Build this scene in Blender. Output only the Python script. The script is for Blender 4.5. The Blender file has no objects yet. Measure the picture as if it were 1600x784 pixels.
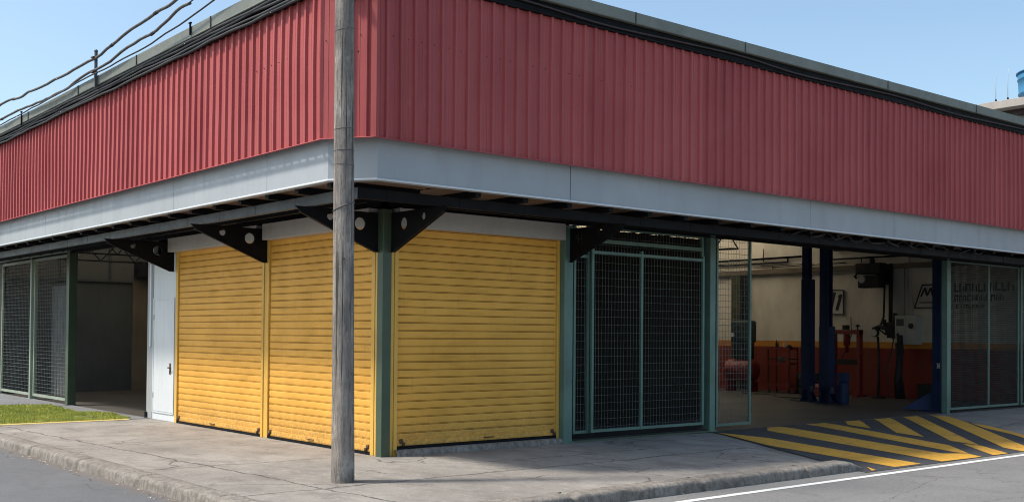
import bpy, bmesh, math, random
from mathutils import Vector, Matrix, noise
random.seed(7)
R = math.radians
sc = bpy.context.scene
COL = sc.collection

# ------------------------------------------------------------------ helpers
def smooth(a, b, x):
    t = max(0.0, min(1.0, (x - a) / (b - a)))
    return t * t * (3 - 2 * t)

class MB:
    """collects shapes in world coordinates; build() links them as one mesh object"""
    def __init__(s): s.v = []; s.f = []; s.m = []; s.mi = 0
    def add(s, vs, fs):
        b = len(s.v); s.v += [tuple(p) for p in vs]
        for q in fs: s.f.append(tuple(b + i for i in q)); s.m.append(s.mi)
    def box(s, x0, x1, y0, y1, z0, z1):
        s.add([(x0,y0,z0),(x1,y0,z0),(x1,y1,z0),(x0,y1,z0),(x0,y0,z1),(x1,y0,z1),(x1,y1,z1),(x0,y1,z1)],
              [(0,3,2,1),(4,5,6,7),(0,1,5,4),(1,2,6,5),(2,3,7,6),(3,0,4,7)])
    def tube(s, pts, r, n=8, caps=True, r1=None):
        pts = [Vector(p) for p in pts]; N = len(pts); vs = []; fs = []
        up = Vector((0,0,1))
        for i, p in enumerate(pts):
            t = (pts[min(i+1,N-1)] - pts[max(i-1,0)]).normalized()
            a = t.cross(up if abs(t.z) < .95 else Vector((1,0,0))).normalized(); b = t.cross(a).normalized()
            rr = r if r1 is None else r + (r1 - r) * i / (N - 1)
            for k in range(n):
                w = 2*math.pi*k/n
                vs.append(p + a*(rr*math.cos(w)) + b*(rr*math.sin(w)))
        for i in range(N-1):
            for k in range(n):
                k2 = (k+1) % n
                fs.append((i*n+k, i*n+k2, (i+1)*n+k2, (i+1)*n+k))
        if caps:
            fs.append(tuple(range(n-1,-1,-1))); fs.append(tuple((N-1)*n+k for k in range(n)))
        s.add(vs, fs)
    def prism(s, poly, d):
        """poly: list of 3D points (planar), extruded by vector d"""
        n = len(poly); d = Vector(d)
        vs = [Vector(p) for p in poly] + [Vector(p) + d for p in poly]
        fs = [tuple(range(n)), tuple(range(2*n-1, n-1, -1))] + [(i, n+i, n+(i+1)%n, (i+1)%n) for i in range(n)]
        s.add(vs, fs)
    def grid(s, rows):
        nr = len(rows); nc = len(rows[0])
        s.add([p for r in rows for p in r],
              [(i*nc+j, i*nc+j+1, (i+1)*nc+j+1, (i+1)*nc+j) for i in range(nr-1) for j in range(nc-1)])
    def lathe(s, c, prof, n=24, axis=2):
        """prof: list of (radius, height)"""
        vs = []; fs = []; N = len(prof)
        for (r, h) in prof:
            for k in range(n):
                w = 2*math.pi*k/n; a, b = r*math.cos(w), r*math.sin(w)
                q = [(h,a,b),(b,h,a),(a,b,h)][axis]
                vs.append((c[0]+q[0], c[1]+q[1], c[2]+q[2]))
        for i in range(N-1):
            for k in range(n):
                k2 = (k+1) % n; fs.append((i*n+k, i*n+k2, (i+1)*n+k2, (i+1)*n+k))
        fs.append(tuple(range(n-1,-1,-1))); fs.append(tuple((N-1)*n+k for k in range(n)))
        s.add(vs, fs)

BASE = {}
def wbase(o): return BASE.get(o.name, Vector((0,0,0)))
def build(mb, name, mat, parent=None, smooth_=False, base=None, label=None, bevel=0):
    b = wbase(parent) if parent else Vector(base or (0,0,0))
    me = bpy.data.meshes.new(name)
    me.from_pydata([(p[0]-b[0], p[1]-b[1], p[2]-b[2]) for p in mb.v], [], mb.f)
    mats = mat if isinstance(mat, (list, tuple)) else [mat]
    for m in mats: me.materials.append(m)
    for p, i in zip(me.polygons, mb.m):
        p.material_index = min(i, len(mats)-1); p.use_smooth = smooth_
    bm = bmesh.new(); bm.from_mesh(me); bmesh.ops.recalc_face_normals(bm, faces=bm.faces); bm.to_mesh(me); bm.free()
    o = bpy.data.objects.new(name, me); COL.objects.link(o)
    if parent: o.parent = parent
    else: o.location = b
    BASE[o.name] = b
    if label: o['label'] = label
    if bevel:
        md = o.modifiers.new('bevel', 'BEVEL'); md.width = bevel; md.segments = 2; md.limit_method = 'ANGLE'
    return o
def tag(o, label=None, cat=None, group=None, kind=None):
    for k, v in (('label',label),('category',cat),('group',group),('kind',kind)):
        if v: o[k] = v
    return o
def thing(name, label, cat, loc, group=None):
    o = bpy.data.objects.new(name, None); o.empty_display_size = .2
    COL.objects.link(o); o.location = loc; BASE[o.name] = Vector(loc)
    return tag(o, label, cat, group)
def plate(poly, holes, place, thick):
    """flat plate with round holes. poly/holes in (u,z); place(u,z,t)->world"""
    bm = bmesh.new(); edges = []
    loops = [poly] + [[(cx+r*math.cos(2*math.pi*k/20), cz+r*math.sin(2*math.pi*k/20)) for k in range(20)] for cx,cz,r in holes]
    for lp in loops:
        vs = [bm.verts.new((u,z,0)) for u,z in lp]
        edges += [bm.edges.new((vs[i], vs[(i+1)%len(vs)])) for i in range(len(vs))]
    bmesh.ops.triangle_fill(bm, edges=edges, use_beauty=True)
    ex = bmesh.ops.extrude_face_region(bm, geom=bm.faces[:])
    for v in ex['geom']:
        if isinstance(v, bmesh.types.BMVert): v.co.z += thick
    mb = MB(); bm.verts.index_update()
    mb.add([place(v.co.x, v.co.y, v.co.z) for v in bm.verts], [tuple(v.index for v in f.verts) for f in bm.faces])
    bm.free(); return mb

# ------------------------------------------------------------------ materials
def newmat(name):
    m = bpy.data.materials.new(name); m.use_nodes = True; nt = m.node_tree
    return m, nt, nt.nodes['Principled BSDF']
def N(nt, t, **kw):
    n = nt.nodes.new(t)
    for k, v in kw.items(): setattr(n, k, v)
    return n
def noise_node(nt, vec, scale, detail=5, rough=.6, stretch=None):
    src = vec
    if stretch:
        mp = N(nt, 'ShaderNodeMapping'); mp.inputs['Scale'].default_value = stretch
        nt.links.new(vec, mp.inputs['Vector']); src = mp.outputs[0]
    n = N(nt, 'ShaderNodeTexNoise'); n.inputs['Scale'].default_value = scale
    n.inputs['Detail'].default_value = detail; n.inputs['Roughness'].default_value = rough
    nt.links.new(src, n.inputs['Vector']); return n.outputs['Fac']
def ramp(nt, fac, stops, interp='LINEAR'):
    r = N(nt, 'ShaderNodeValToRGB'); r.color_ramp.interpolation = interp
    e = r.color_ramp.elements
    while len(e) < len(stops): e.new(.5)
    for q, (p, c) in zip(e, stops):
        q.position = p; q.color = (c, c, c, 1) if isinstance(c, (int, float)) else (*c, 1)
    nt.links.new(fac, r.inputs[0]); return r.outputs[0]
def mix(nt, fac, a, b, mode='MIX'):
    m = N(nt, 'ShaderNodeMix', data_type='RGBA', blend_type=mode)
    for s_, v in ((0, fac), (6, a), (7, b)):
        if isinstance(v, (int, float)): m.inputs[s_].default_value = v
        elif isinstance(v, tuple): m.inputs[s_].default_value = (*v, 1)
        else: nt.links.new(v, m.inputs[s_])
    return m.outputs[2]
def mth(nt, op, a, b=None, clamp=False):
    m = N(nt, 'ShaderNodeMath', operation=op, use_clamp=clamp)
    for i, v in enumerate((a, b)):
        if v is None: continue
        if isinstance(v, (int, float)): m.inputs[i].default_value = v
        else: nt.links.new(v, m.inputs[i])
    return m.outputs[0]
def bump(nt, bs, h, strength, dist=.01):
    b = N(nt, 'ShaderNodeBump'); b.inputs['Strength'].default_value = strength; b.inputs['Distance'].default_value = dist
    nt.links.new(h, b.inputs['Height']); nt.links.new(b.outputs[0], bs.inputs['Normal'])
def pos(nt): return N(nt, 'ShaderNodeNewGeometry').outputs['Position']

def paint(name, col, rough=.5, var=.25, scale=1.5, grime=.35, grime_col=(.05,.04,.03), stretch=(1,1,.15), bmp=.12, bscale=60, metal=0, spec=.5):
    """weathered paint: soft tone variation, vertical streaks, grime"""
    m, nt, bs = newmat(name); p = pos(nt)
    n1 = noise_node(nt, p, scale, 4); n2 = noise_node(nt, p, 5, 6, .7, stretch); n3 = noise_node(nt, p, 28, 3)
    lo = tuple(c*(1-var) for c in col); hi = tuple(min(1, c*(1+var*.6)) for c in col)
    c = mix(nt, ramp(nt, n1, [(.3,0.),(.7,1.)]), lo, hi)
    c = mix(nt, ramp(nt, n2, [(.52,0.),(.78,grime)]), c, grime_col)
    c = mix(nt, ramp(nt, n3, [(.6,0.),(.8,.18)]), c, lo)
    nt.links.new(c, bs.inputs['Base Color'])
    bs.inputs['Metallic'].default_value = metal; bs.inputs['Specular IOR Level'].default_value = spec
    nt.links.new(ramp(nt, n2, [(.3,max(0,rough-.08)),(.8,min(1,rough+.2))]), bs.inputs['Roughness'])
    if bmp: bump(nt, bs, noise_node(nt, p, bscale, 3), bmp, .004)
    return m

M = {}
m, nt, bs = newmat('red_sheet_paint'); p = pos(nt)           # faded red coated sheet: tone differs from sheet to sheet, rain streaks
sx = N(nt, 'ShaderNodeSeparateXYZ'); nt.links.new(p, sx.inputs[0])
u_ = mth(nt, 'ADD', sx.outputs[0], sx.outputs[1])
def stepnoise(w):
    wn = N(nt, 'ShaderNodeTexWhiteNoise', noise_dimensions='1D'); nt.links.new(mth(nt, 'FLOOR', mth(nt, 'DIVIDE', u_, w)), wn.inputs['W']); return wn.outputs['Value']
t_ = mth(nt, 'ADD', mth(nt, 'MULTIPLY', stepnoise(.8), .6), mth(nt, 'MULTIPLY', stepnoise(.2), .4))
c = mix(nt, t_, (.345,.072,.072), (.445,.102,.100))
n1 = noise_node(nt, p, .8, 5, .6); n2 = noise_node(nt, p, 6, 6, .72, (3.5,3.5,.10)); n3 = noise_node(nt, p, 14, 5, .7, (2,2,.25))
c = mix(nt, ramp(nt, n1, [(.35,0.),(.7,.35)]), c, (.52,.15,.14))
c = mix(nt, ramp(nt, n2, [(.54,0.),(.78,.45)]), c, (.16,.035,.035))
c = mix(nt, ramp(nt, n3, [(.60,0.),(.80,.30)]), c, (.55,.24,.22))
nt.links.new(c, bs.inputs['Base Color']); bs.inputs['Specular IOR Level'].default_value = .2
nt.links.new(ramp(nt, n2, [(.3,.5),(.8,.75)]), bs.inputs['Roughness'])
bump(nt, bs, noise_node(nt, p, 2.2, 4, .6, (2,2,.5)), .12, .03); M['red'] = m
M['fascia'] = paint('fascia_paint', (.355,.375,.39), .45, .10, .5, .22, (.19,.18,.165), (.9,.9,.22), .05, 12)
M['gutter'] = paint('gutter_paint', (.185,.195,.165), .5, .15, 1.2, .16, (.05,.05,.04), (1,1,1), .1, 40)
M['black']  = paint('black_steel', (.008,.008,.0095), .55, .3, 2, .2, (.016,.012,.009), (1,1,1), .1, 50, 0, .12)
M['beam']   = paint('grey_steel_lit_beam', (.085,.09,.095), .5, .25, 1.5, .3, (.03,.025,.02), (1,1,1), .1, 40, 0, .3)
M['soffit'] = paint('brown_soffit', (.22,.135,.09), .8, .3, 1.2, .45, (.05,.04,.03), (1,1,1), .1, 30)
M['trim']   = paint('dark_trim', (.045,.028,.028), .6, .3, 1.2, .3, (.02,.02,.02), (1,1,1), .1, 30)
m, nt, bs = newmat('yellow_shutter_paint'); p = pos(nt)      # chalky mustard paint with scuffs, rust runs and splashed dirt
sx = N(nt, 'ShaderNodeSeparateXYZ'); nt.links.new(p, sx.inputs[0])
n1 = noise_node(nt, p, 1.3, 5, .6); n2 = noise_node(nt, p, 4, 6, .7, (.35,.35,2.4)); n3 = noise_node(nt, p, 7, 6, .75, (2.5,2.5,.25)); n4 = noise_node(nt, p, 22, 5, .75)
c = mix(nt, ramp(nt, n1, [(.3,0.),(.7,1.)]), (.70,.350,.055), (.86,.440,.078))
c = mix(nt, ramp(nt, n2, [(.52,0.),(.74,.40)]), c, (.34,.19,.035))
c = mix(nt, ramp(nt, n3, [(.58,0.),(.76,.5)]), c, (.26,.16,.05))
spl = mth(nt, 'MULTIPLY', mth(nt, 'SUBTRACT', 1.0, mth(nt, 'DIVIDE', sx.outputs[2], .55), True), ramp(nt, n4, [(.40,0.),(.62,.8)]))
c = mix(nt, spl, c, (.24,.17,.085))
c = mix(nt, ramp(nt, n4, [(.68,0.),(.76,.5)]), c, (.20,.11,.04))
nt.links.new(c, bs.inputs['Base Color']); bs.inputs['Specular IOR Level'].default_value = .3
nt.links.new(ramp(nt, n2, [(.3,.5),(.8,.75)]), bs.inputs['Roughness'])
bump(nt, bs, noise_node(nt, p, 40, 3), .06, .004); M['yellow'] = m
M['yframe'] = paint('yellow_frame_paint', (.72,.42,.075), .5, .15, 1.6, .35, (.12,.08,.02), (2,2,.2), .1, 40)
M['green']  = paint('green_steel_paint', (.105,.19,.155), .42, .2, 2, .35, (.05,.05,.035), (1,1,.4), .12, 50)
M['pgreen'] = paint('pale_green_frame_paint', (.30,.345,.27), .45, .15, 2, .3, (.08,.08,.06), (1,1,.4), .1, 50)
M['dgreen'] = paint('dark_green_paint', (.055,.085,.05), .45, .2, 2, .4, (.16,.12,.03), (2,2,.3), .1, 50)
M['wire']   = paint('galvanised_wire', (.15,.165,.155), .5, .25, 8, .3, (.12,.09,.06), (1,1,1), 0, 1, .3)
M['dwire']  = paint('shade_dark_mesh', (.035,.04,.037), .6, .25, 8, .3, (.03,.02,.015), (1,1,1), 0, 1, 0, .2)  # wires coloured darker to stand in for the dim bay behind the gates
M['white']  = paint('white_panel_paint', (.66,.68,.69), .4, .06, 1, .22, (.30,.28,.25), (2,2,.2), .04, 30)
M['cream']  = paint('shutter_box_paint', (.42,.40,.37), .5, .1, 1, .25, (.25,.2,.15), (2,2,.2), .05, 30)
M['jamb']   = paint('grey_jamb_paint', (.36,.37,.37), .5, .15, 1, .25, (.1,.09,.08), (2,2,.2), .08, 30)
M['rust']   = paint('rusty_lock', (.09,.05,.03), .7, .4, 20, .4)
M['blue']   = paint('lift_blue_paint', (.008,.022,.075), .45, .25, 2, .3, (.015,.015,.02), (1,1,.3), .05, 40, 0, .25)
M['redmach']= paint('machine_red_paint', (.20,.016,.012), .45, .25, 4, .3, (.03,.02,.02), (1,1,.3), .05, 40)
M['dkmach'] = paint('machine_dark', (.022,.023,.025), .5, .3, 4, .3, (.01,.01,.01), (1,1,1), .05, 40, 0, .25)
M['olive']  = paint('olive_column_paint', (.075,.072,.035), .6, .3, 2, .4, (.02,.02,.015), (1,1,.3), .05, 40, 0, .25)
M['gmach']  = paint('machine_green', (.025,.05,.038), .45, .25, 4, .3, (.02,.02,.02), (1,1,1), .05, 40)
M['cab']    = paint('cabinet_grey', (.42,.42,.40), .5, .1, 3, .3, (.15,.13,.1), (1,1,.3), .05, 40)
M['board']  = paint('sign_board', (.55,.52,.46), .6, .1, 3, .2, (.2,.18,.15), (1,1,1), 0, 1)
M['ink']    = paint('sign_ink', (.02,.02,.025), .6, .1, 3, 0)
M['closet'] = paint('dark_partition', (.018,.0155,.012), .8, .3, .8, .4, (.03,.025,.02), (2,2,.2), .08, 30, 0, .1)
M['dkwall'] = paint('dark_grey_wall', (.062,.068,.072), .8, .2, .6, .3, (.04,.04,.04), (1,1,.2), .06, 30)
M['upwall'] = paint('pale_upper_wall', (.09,.09,.088), .8, .15, .6, .3, (.08,.08,.07), (1,1,.2), .06, 30)
M['ply']    = paint('plywood_sheet', (.15,.12,.085), .8, .2, 2, .3, (.08,.06,.04), (6,6,.4), .06, 30)
M['rubber'] = paint('cable_rubber', (.03,.03,.032), .55, .3, 6, .2, (.09,.08,.07), (1,1,1), .1, 80)
M['oldcable']=paint('weathered_cable', (.11,.10,.095), .7, .35, 9, .4, (.03,.03,.03), (1,1,1), .25, 60)
M['slab']   = paint('roof_slab_concrete', (.40,.36,.32), .85, .15, 1, .35, (.15,.13,.11), (1,1,.4), .15, 20)
M['farwall']= paint('far_wall', (.30,.29,.28), .85, .2, .6, .35, (.1,.09,.08), (1,1,.3), .1, 20)
M['tank']   = paint('blue_tank_plastic', (.035,.17,.32), .45, .12, 1, .1, (.02,.06,.1), (1,1,.3), .0, 20)
M['curtain']= paint('grey_strip_curtain', (.16,.16,.15), .7, .25, 4, .35, (.1,.1,.09), (6,6,.3), .05, 40)

# interior side wall: cream above, orange line, red dado (painted bands)
m, nt, bs = newmat('painted_interior_wall'); p = pos(nt)
sx = N(nt, 'ShaderNodeSeparateXYZ'); nt.links.new(p, sx.inputs[0])
z_ = mth(nt, 'ADD', sx.outputs['Z'], mth(nt, 'MULTIPLY', noise_node(nt, p, 6, 2), .012))
band = ramp(nt, mth(nt, 'DIVIDE', z_, 4.0), [(0,(.20,.018,.008)),(1.33/4,(.60,.235,.028)),(1.515/4,(.70,.635,.53))], 'CONSTANT')
g = noise_node(nt, p, 1.1, 6, .65, (1,1,.5))
c = mix(nt, ramp(nt, g, [(.45,0.),(.75,.35)]), band, (.12,.09,.06))
nt.links.new(c, bs.inputs['Base Color']); bs.inputs['Roughness'].default_value = .75
bump(nt, bs, noise_node(nt, p, 25, 4), .15, .004); M['intwall'] = m

# translucent sheet for unseen roof openings, added to light the interior
m, nt, bs = newmat('fill_light_roof_sheet')
bs.inputs['Base Color'].default_value = (.8,.78,.7,1); bs.inputs['Roughness'].default_value = .6
tr = N(nt, 'ShaderNodeBsdfTranslucent'); tr.inputs[0].default_value = (1.0,.92,.78,1)
ms = N(nt, 'ShaderNodeMixShader'); ms.inputs[0].default_value = .97
nt.links.new(bs.outputs[0], ms.inputs[1]); nt.links.new(tr.outputs[0], ms.inputs[2])
nt.links.new(ms.outputs[0], nt.nodes['Material Output'].inputs[0]); M['fill_skylight'] = m

# weathered wooden pole
m, nt, bs = newmat('weathered_wood_pole'); p = pos(nt)
n1 = noise_node(nt, p, 9, 6, .7, (1.6,1.6,.12)); n2 = noise_node(nt, p, 1.6, 5, .7, (1,1,.6)); n3 = noise_node(nt, p, 34, 6, .75, (1.5,1.5,.16)); n4 = noise_node(nt, p, 4.2, 5, .7, (1,1,.8))
c = mix(nt, ramp(nt, n1, [(.28,0.),(.70,1.)]), (.10,.084,.072), (.58,.50,.42))
c = mix(nt, ramp(nt, n2, [(.42,0.),(.62,.85)]), c, (.17,.15,.135))
c = mix(nt, ramp(nt, n4, [(.56,0.),(.66,.6)]), c, (.46,.43,.40))
n6 = noise_node(nt, p, 16, 3, .5, (1.8,1.8,.035))
c = mix(nt, ramp(nt, n3, [(.50,0.),(.70,.8)]), c, (.045,.04,.037))
c = mix(nt, ramp(nt, n6, [(.60,0.),(.66,.9)]), c, (.022,.02,.018))
nt.links.new(c, bs.inputs['Base Color']); bs.inputs['Roughness'].default_value = .85
bump(nt, bs, mth(nt, 'ADD', n3, n1), 1.0, .018); M['pole'] = m

def crack_lines(nt, p, specs, vscale):
    """union of wobbly joint lines plus sparse random cracks -> 0..1 mask"""
    s = N(nt, 'ShaderNodeSeparateXYZ'); nt.links.new(p, s.inputs[0])
    wob = noise_node(nt, p, 1.3, 5, .65); wob2 = mth(nt, 'MULTIPLY', mth(nt, 'SUBTRACT', wob, .5), .34)
    tot = None
    for kx, ky, c0, w, lim in specs:     # |kx*x+ky*y+wob-c0| < w where lim(axis,lo,hi)
        d = mth(nt, 'ADD', mth(nt, 'ADD', mth(nt, 'MULTIPLY', s.outputs[0], kx), mth(nt, 'MULTIPLY', s.outputs[1], ky)), wob2)
        d = mth(nt, 'ABSOLUTE', mth(nt, 'SUBTRACT', d, c0))
        l = mth(nt, 'SUBTRACT', 1.0, mth(nt, 'DIVIDE', d, w), True)
        if lim:
            ax = s.outputs[lim[0]]
            l = mth(nt, 'MULTIPLY', l, mth(nt, 'MULTIPLY', mth(nt, 'GREATER_THAN', ax, lim[1]), mth(nt, 'LESS_THAN', ax, lim[2])))
        tot = l if tot is None else mth(nt, 'MAXIMUM', tot, l)
    if vscale:
        mp = N(nt, 'ShaderNodeVectorMath', operation='ADD'); nz = N(nt, 'ShaderNodeTexNoise'); nz.inputs['Scale'].default_value = 1.1; nz.inputs['Detail'].default_value = 6
        nt.links.new(p, nz.inputs['Vector']); nt.links.new(p, mp.inputs[0]); nt.links.new(nz.outputs['Color'], mp.inputs[1])
        v = N(nt, 'ShaderNodeTexVoronoi', feature='DISTANCE_TO_EDGE'); v.inputs['Scale'].default_value = vscale
        nt.links.new(mp.outputs[0], v.inputs['Vector'])
        cr = mth(nt, 'SUBTRACT', 1.0, mth(nt, 'DIVIDE', v.outputs['Distance'], .012), True)
        msk = ramp(nt, noise_node(nt, p, .7, 2), [(.50,0.),(.58,1.)])
        tot = mth(nt, 'MAXIMUM', tot, mth(nt, 'MULTIPLY', mth(nt, 'MULTIPLY', cr, msk), .8))
    return tot
m, nt, bs = newmat('worn_concrete_paving'); p = pos(nt)
n1 = noise_node(nt, p, .55, 6, .62); n2 = noise_node(nt, p, 2.2, 7, .7, (1,.6,1)); n3 = noise_node(nt, p, 45, 5, .7); n4 = noise_node(nt, p, 8, 6, .7)
c = mix(nt, ramp(nt, n1, [(.30,0.),(.68,1.)]), (.205,.183,.160), (.375,.342,.302))
c = mix(nt, ramp(nt, n2, [(.46,0.),(.66,.75)]), c, (.155,.135,.118))
c = mix(nt, ramp(nt, n4, [(.55,0.),(.75,.4)]), c, (.46,.43,.39))
n7 = noise_node(nt, p, 130, 3, .7); n8 = noise_node(nt, p, 16, 6, .8, (1,.45,1))
c = mix(nt, ramp(nt, n3, [(.45,0.),(.75,.65)]), c, (.13,.115,.10))
c = mix(nt, ramp(nt, n7, [(.48,0.),(.72,.5)]), c, (.12,.105,.09))
c = mix(nt, ramp(nt, n8, [(.56,0.),(.68,.55)]), c, (.50,.47,.43))
cr = crack_lines(nt, p, [(0,1,-2.15,.03,(0,-4,30)),(.03,1,-1.25,.014,(0,.4,3.6)),(1,.06,-2.25,.028,(1,-3.4,9)),(.04,1,.3,.020,(0,-3,0)),(1,-.1,1.9,.015,(1,-3.6,-2.1)),(1,.04,4.6,.022,(1,-3.6,0)),(.04,1,3.6,.022,(0,-3,0)),(.6,1,-3.0,.013,(0,-3,-.8))], .55)
c = mix(nt, mth(nt, 'MULTIPLY', cr, .95), c, (.035,.03,.027))
nt.links.new(c, bs.inputs['Base Color']); bs.inputs['Roughness'].default_value = .88
bump(nt, bs, mth(nt, 'SUBTRACT', mth(nt, 'ADD', mth(nt, 'MULTIPLY', n3, .35), n4), mth(nt, 'MULTIPLY', cr, 2.0)), .35, .012); M['concrete'] = m

m, nt, bs = newmat('kerb_stone'); p = pos(nt)
n1 = noise_node(nt, p, 1.2, 6, .7); n3 = noise_node(nt, p, 38, 6, .75); n4 = noise_node(nt, p, 12, 6, .8, (1,1,.5))
c = mix(nt, ramp(nt, n1, [(.3,0.),(.7,1.)]), (.20,.172,.145), (.36,.325,.285))
c = mix(nt, ramp(nt, n4, [(.44,0.),(.60,.8)]), c, (.115,.098,.082))
c = mix(nt, ramp(nt, n3, [(.5,0.),(.72,.5)]), c, (.09,.08,.07))
nt.links.new(c, bs.inputs['Base Color']); bs.inputs['Roughness'].default_value = .9
bump(nt, bs, mth(nt, 'ADD', n3, n4), .6, .02); M['kerb'] = m

def asphalt(name, lo, hi, speck, sp_amt=.5, dirt=False):
    m, nt, bs = newmat(name); p = pos(nt)
    n1 = noise_node(nt, p, .45, 6, .65); n2 = noise_node(nt, p, 120, 3, .7); n3 = noise_node(nt, p, 3.5, 6, .7, (.5,1,1)); n5 = noise_node(nt, p, 60, 2); n9 = noise_node(nt, p, 1.1, 6, .7, (1,.35,1)); n10 = noise_node(nt, p, 26, 6, .8)
    c = mix(nt, ramp(nt, n1, [(.3,0.),(.7,1.)]), lo, hi)
    c = mix(nt, ramp(nt, n3, [(.55,0.),(.78,.5)]), c, tuple(x*.5 for x in lo))
    c = mix(nt, ramp(nt, n2, [(.52,0.),(.70,sp_amt)]), c, speck)
    c = mix(nt, ramp(nt, n5, [(.55,0.),(.7,.5)]), c, tuple(x*.45 for x in lo))
    c = mix(nt, ramp(nt, n9, [(.56,0.),(.70,.40)]), c, tuple(x*.55 for x in lo))
    c = mix(nt, ramp(nt, n10, [(.50,0.),(.68,.45)]), c, tuple(min(1,x*1.5) for x in hi))
    cr = crack_lines(nt, p, [(.15,1,-5.9,.012,(0,1.5,12)),(-.3,1,-6.6,.010,(0,0,5))], .6)
    c = mix(nt, mth(nt, 'MULTIPLY', cr, .6), c, (.02,.02,.02))
    if dirt:   # brown dirt washed along the kerb foot
        s_ = N(nt, 'ShaderNodeSeparateXYZ'); nt.links.new(p, s_.inputs[0])
        e = mth(nt, 'ADD', s_.outputs[0], mth(nt, 'MULTIPLY', noise_node(nt, p, 2.5, 6, .75), .28))
        dm = mth(nt, 'MULTIPLY', ramp(nt, mth(nt, 'ADD', e, 4.0), [(.60,0.),(.80,1.)]), ramp(nt, noise_node(nt, p, 14, 5, .7), [(.35,0.),(.6,.9)]))
        c = mix(nt, dm, c, (.16,.115,.08))
    nt.links.new(c, bs.inputs['Base Color']); bs.inputs['Roughness'].default_value = .85
    bump(nt, bs, mth(nt, 'ADD', n2, n5), .5, .006); return m
M['roadA'] = asphalt('dark_asphalt', (.095,.096,.10), (.135,.136,.14), (.26,.26,.26), .5, True)
M['roadB'] = asphalt('old_grey_asphalt', (.14,.136,.132), (.205,.198,.19), (.33,.32,.31), .6)
M['apron'] = asphalt('grey_apron', (.14,.14,.145), (.20,.20,.205), (.28,.28,.28), .3)
M['ramp']  = asphalt('ramp_asphalt', (.032,.033,.036), (.055,.056,.059), (.11,.11,.11), .35)
def worn(name, col, under, thr=.60):
    m, nt, bs = newmat(name); p = pos(nt)
    n1 = noise_node(nt, p, 5, 7, .75); n2 = noise_node(nt, p, 90, 3); n3 = noise_node(nt, p, .8, 4)
    c = mix(nt, ramp(nt, n3, [(.3,0.),(.7,1.)]), tuple(x*.78 for x in col), col)
    c = mix(nt, ramp(nt, n1, [(thr-.08,0.),(thr+.12,.75)]), c, under)
    c = mix(nt, ramp(nt, n2, [(.55,0.),(.75,.4)]), c, under)
    nt.links.new(c, bs.inputs['Base Color']); bs.inputs['Roughness'].default_value = .7
    bump(nt, bs, n2, .3, .004); return m
M['ystripe'] = worn('worn_yellow_paint', (.74,.39,.045), (.13,.10,.06), .60)
M['wline']   = worn('worn_white_paint', (.78,.77,.74), (.25,.24,.23), .66)
M['yline']   = worn('faded_yellow_line', (.62,.48,.14), (.3,.28,.18), .60)
M['ground']  = asphalt('far_ground', (.10,.10,.09), (.14,.14,.12), (.2,.2,.2), .3)
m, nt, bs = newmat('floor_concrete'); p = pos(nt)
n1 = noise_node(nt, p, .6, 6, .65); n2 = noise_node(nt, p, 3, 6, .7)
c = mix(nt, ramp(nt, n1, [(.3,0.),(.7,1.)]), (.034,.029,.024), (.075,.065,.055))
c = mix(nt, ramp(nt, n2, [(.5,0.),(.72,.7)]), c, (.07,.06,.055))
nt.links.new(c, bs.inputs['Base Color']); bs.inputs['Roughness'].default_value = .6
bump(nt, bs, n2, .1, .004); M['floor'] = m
m, nt, bs = newmat('grass_blades'); p = pos(nt)
n1 = noise_node(nt, p, 2.2, 4); n2 = noise_node(nt, p, 40, 2)
c = mix(nt, ramp(nt, n1, [(.35,0.),(.65,1.)]), (.32,.37,.05), (.46,.46,.08))
c = mix(nt, ramp(nt, n2, [(.5,0.),(.75,.5)]), c, (.28,.25,.07))
nt.links.new(c, bs.inputs['Base Color']); bs.inputs['Roughness'].default_value = .7; M['grass'] = m
M['soil'] = paint('turf_soil', (.12,.14,.04), .95, .3, 6, .4, (.09,.08,.04), (1,1,1), .3, 30)
m, nt, bs = newmat('leaf_litter'); oi = N(nt, 'ShaderNodeNewGeometry')
c = ramp(nt, oi.outputs['Random Per Island'], [(0,(.20,.13,.07)),(.5,(.38,.30,.20)),(1,(.62,.58,.52))])
nt.links.new(c, bs.inputs['Base Color']); bs.inputs['Roughness'].default_value = .85; M['litter'] = m

# ------------------------------------------------------------------ the ground, roads, pavement
ROAD = -.13
def zd(Y): return -.125 * max(0, min(1, (-.5 - Y) / 3.7))
def wdrive(X, Y):
    # 0 on the level pavement, 1 on the vehicle ramp between its two slanted sides
    xl = 6.6 + (Y + .15) * (1.85 / 4.1); xr = 13.8 + (Y + .1) * (3.1 / 4.1)
    return smooth(xl - .8, xl - .05, X) * (1 - smooth(xr + .1, xr + 1.8, X))
def gz(X, Y): return wdrive(X, Y) * zd(Y) if Y < 0 else 0.0

g = MB(); g.box(-300, 300, -300, 300, -.9, -.3)
tag(build(g, 'ground', M['ground']), kind='structure')
g = MB(); g.box(-90, -2.6, -3.4, 90, -.28, ROAD)
tag(build(g, 'road', M['roadA']), kind='structure')
g = MB(); g.box(-90, 90, -60, -3.4, -.28, ROAD)
tag(build(g, 'road', M['roadB']), kind='structure')

# kerb path: back edge of the kerb, left side running towards the corner, then along the right side
XL, YR, CR = -3.06, -3.84, 1.1
path = []   # (point, outward normal)
y = 60.0
while y > YR + CR + 1e-6:
    path.append((Vector((XL, y)), Vector((-1, 0)))); y -= .045 if y < 8 else .12 if y < 14 else 1.5
for k in range(0, 15):
    a = math.pi + k/14 * math.pi/2
    n = Vector((math.cos(a), math.sin(a))); path.append((Vector((XL+CR, YR+CR)) + n*CR, n))
x = XL + CR + .1
while x < 60:
    path.append((Vector((x, YR)), Vector((0, -1)))); x += .045 if x < 6 else .12 if x < 18 else 1.5

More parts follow.
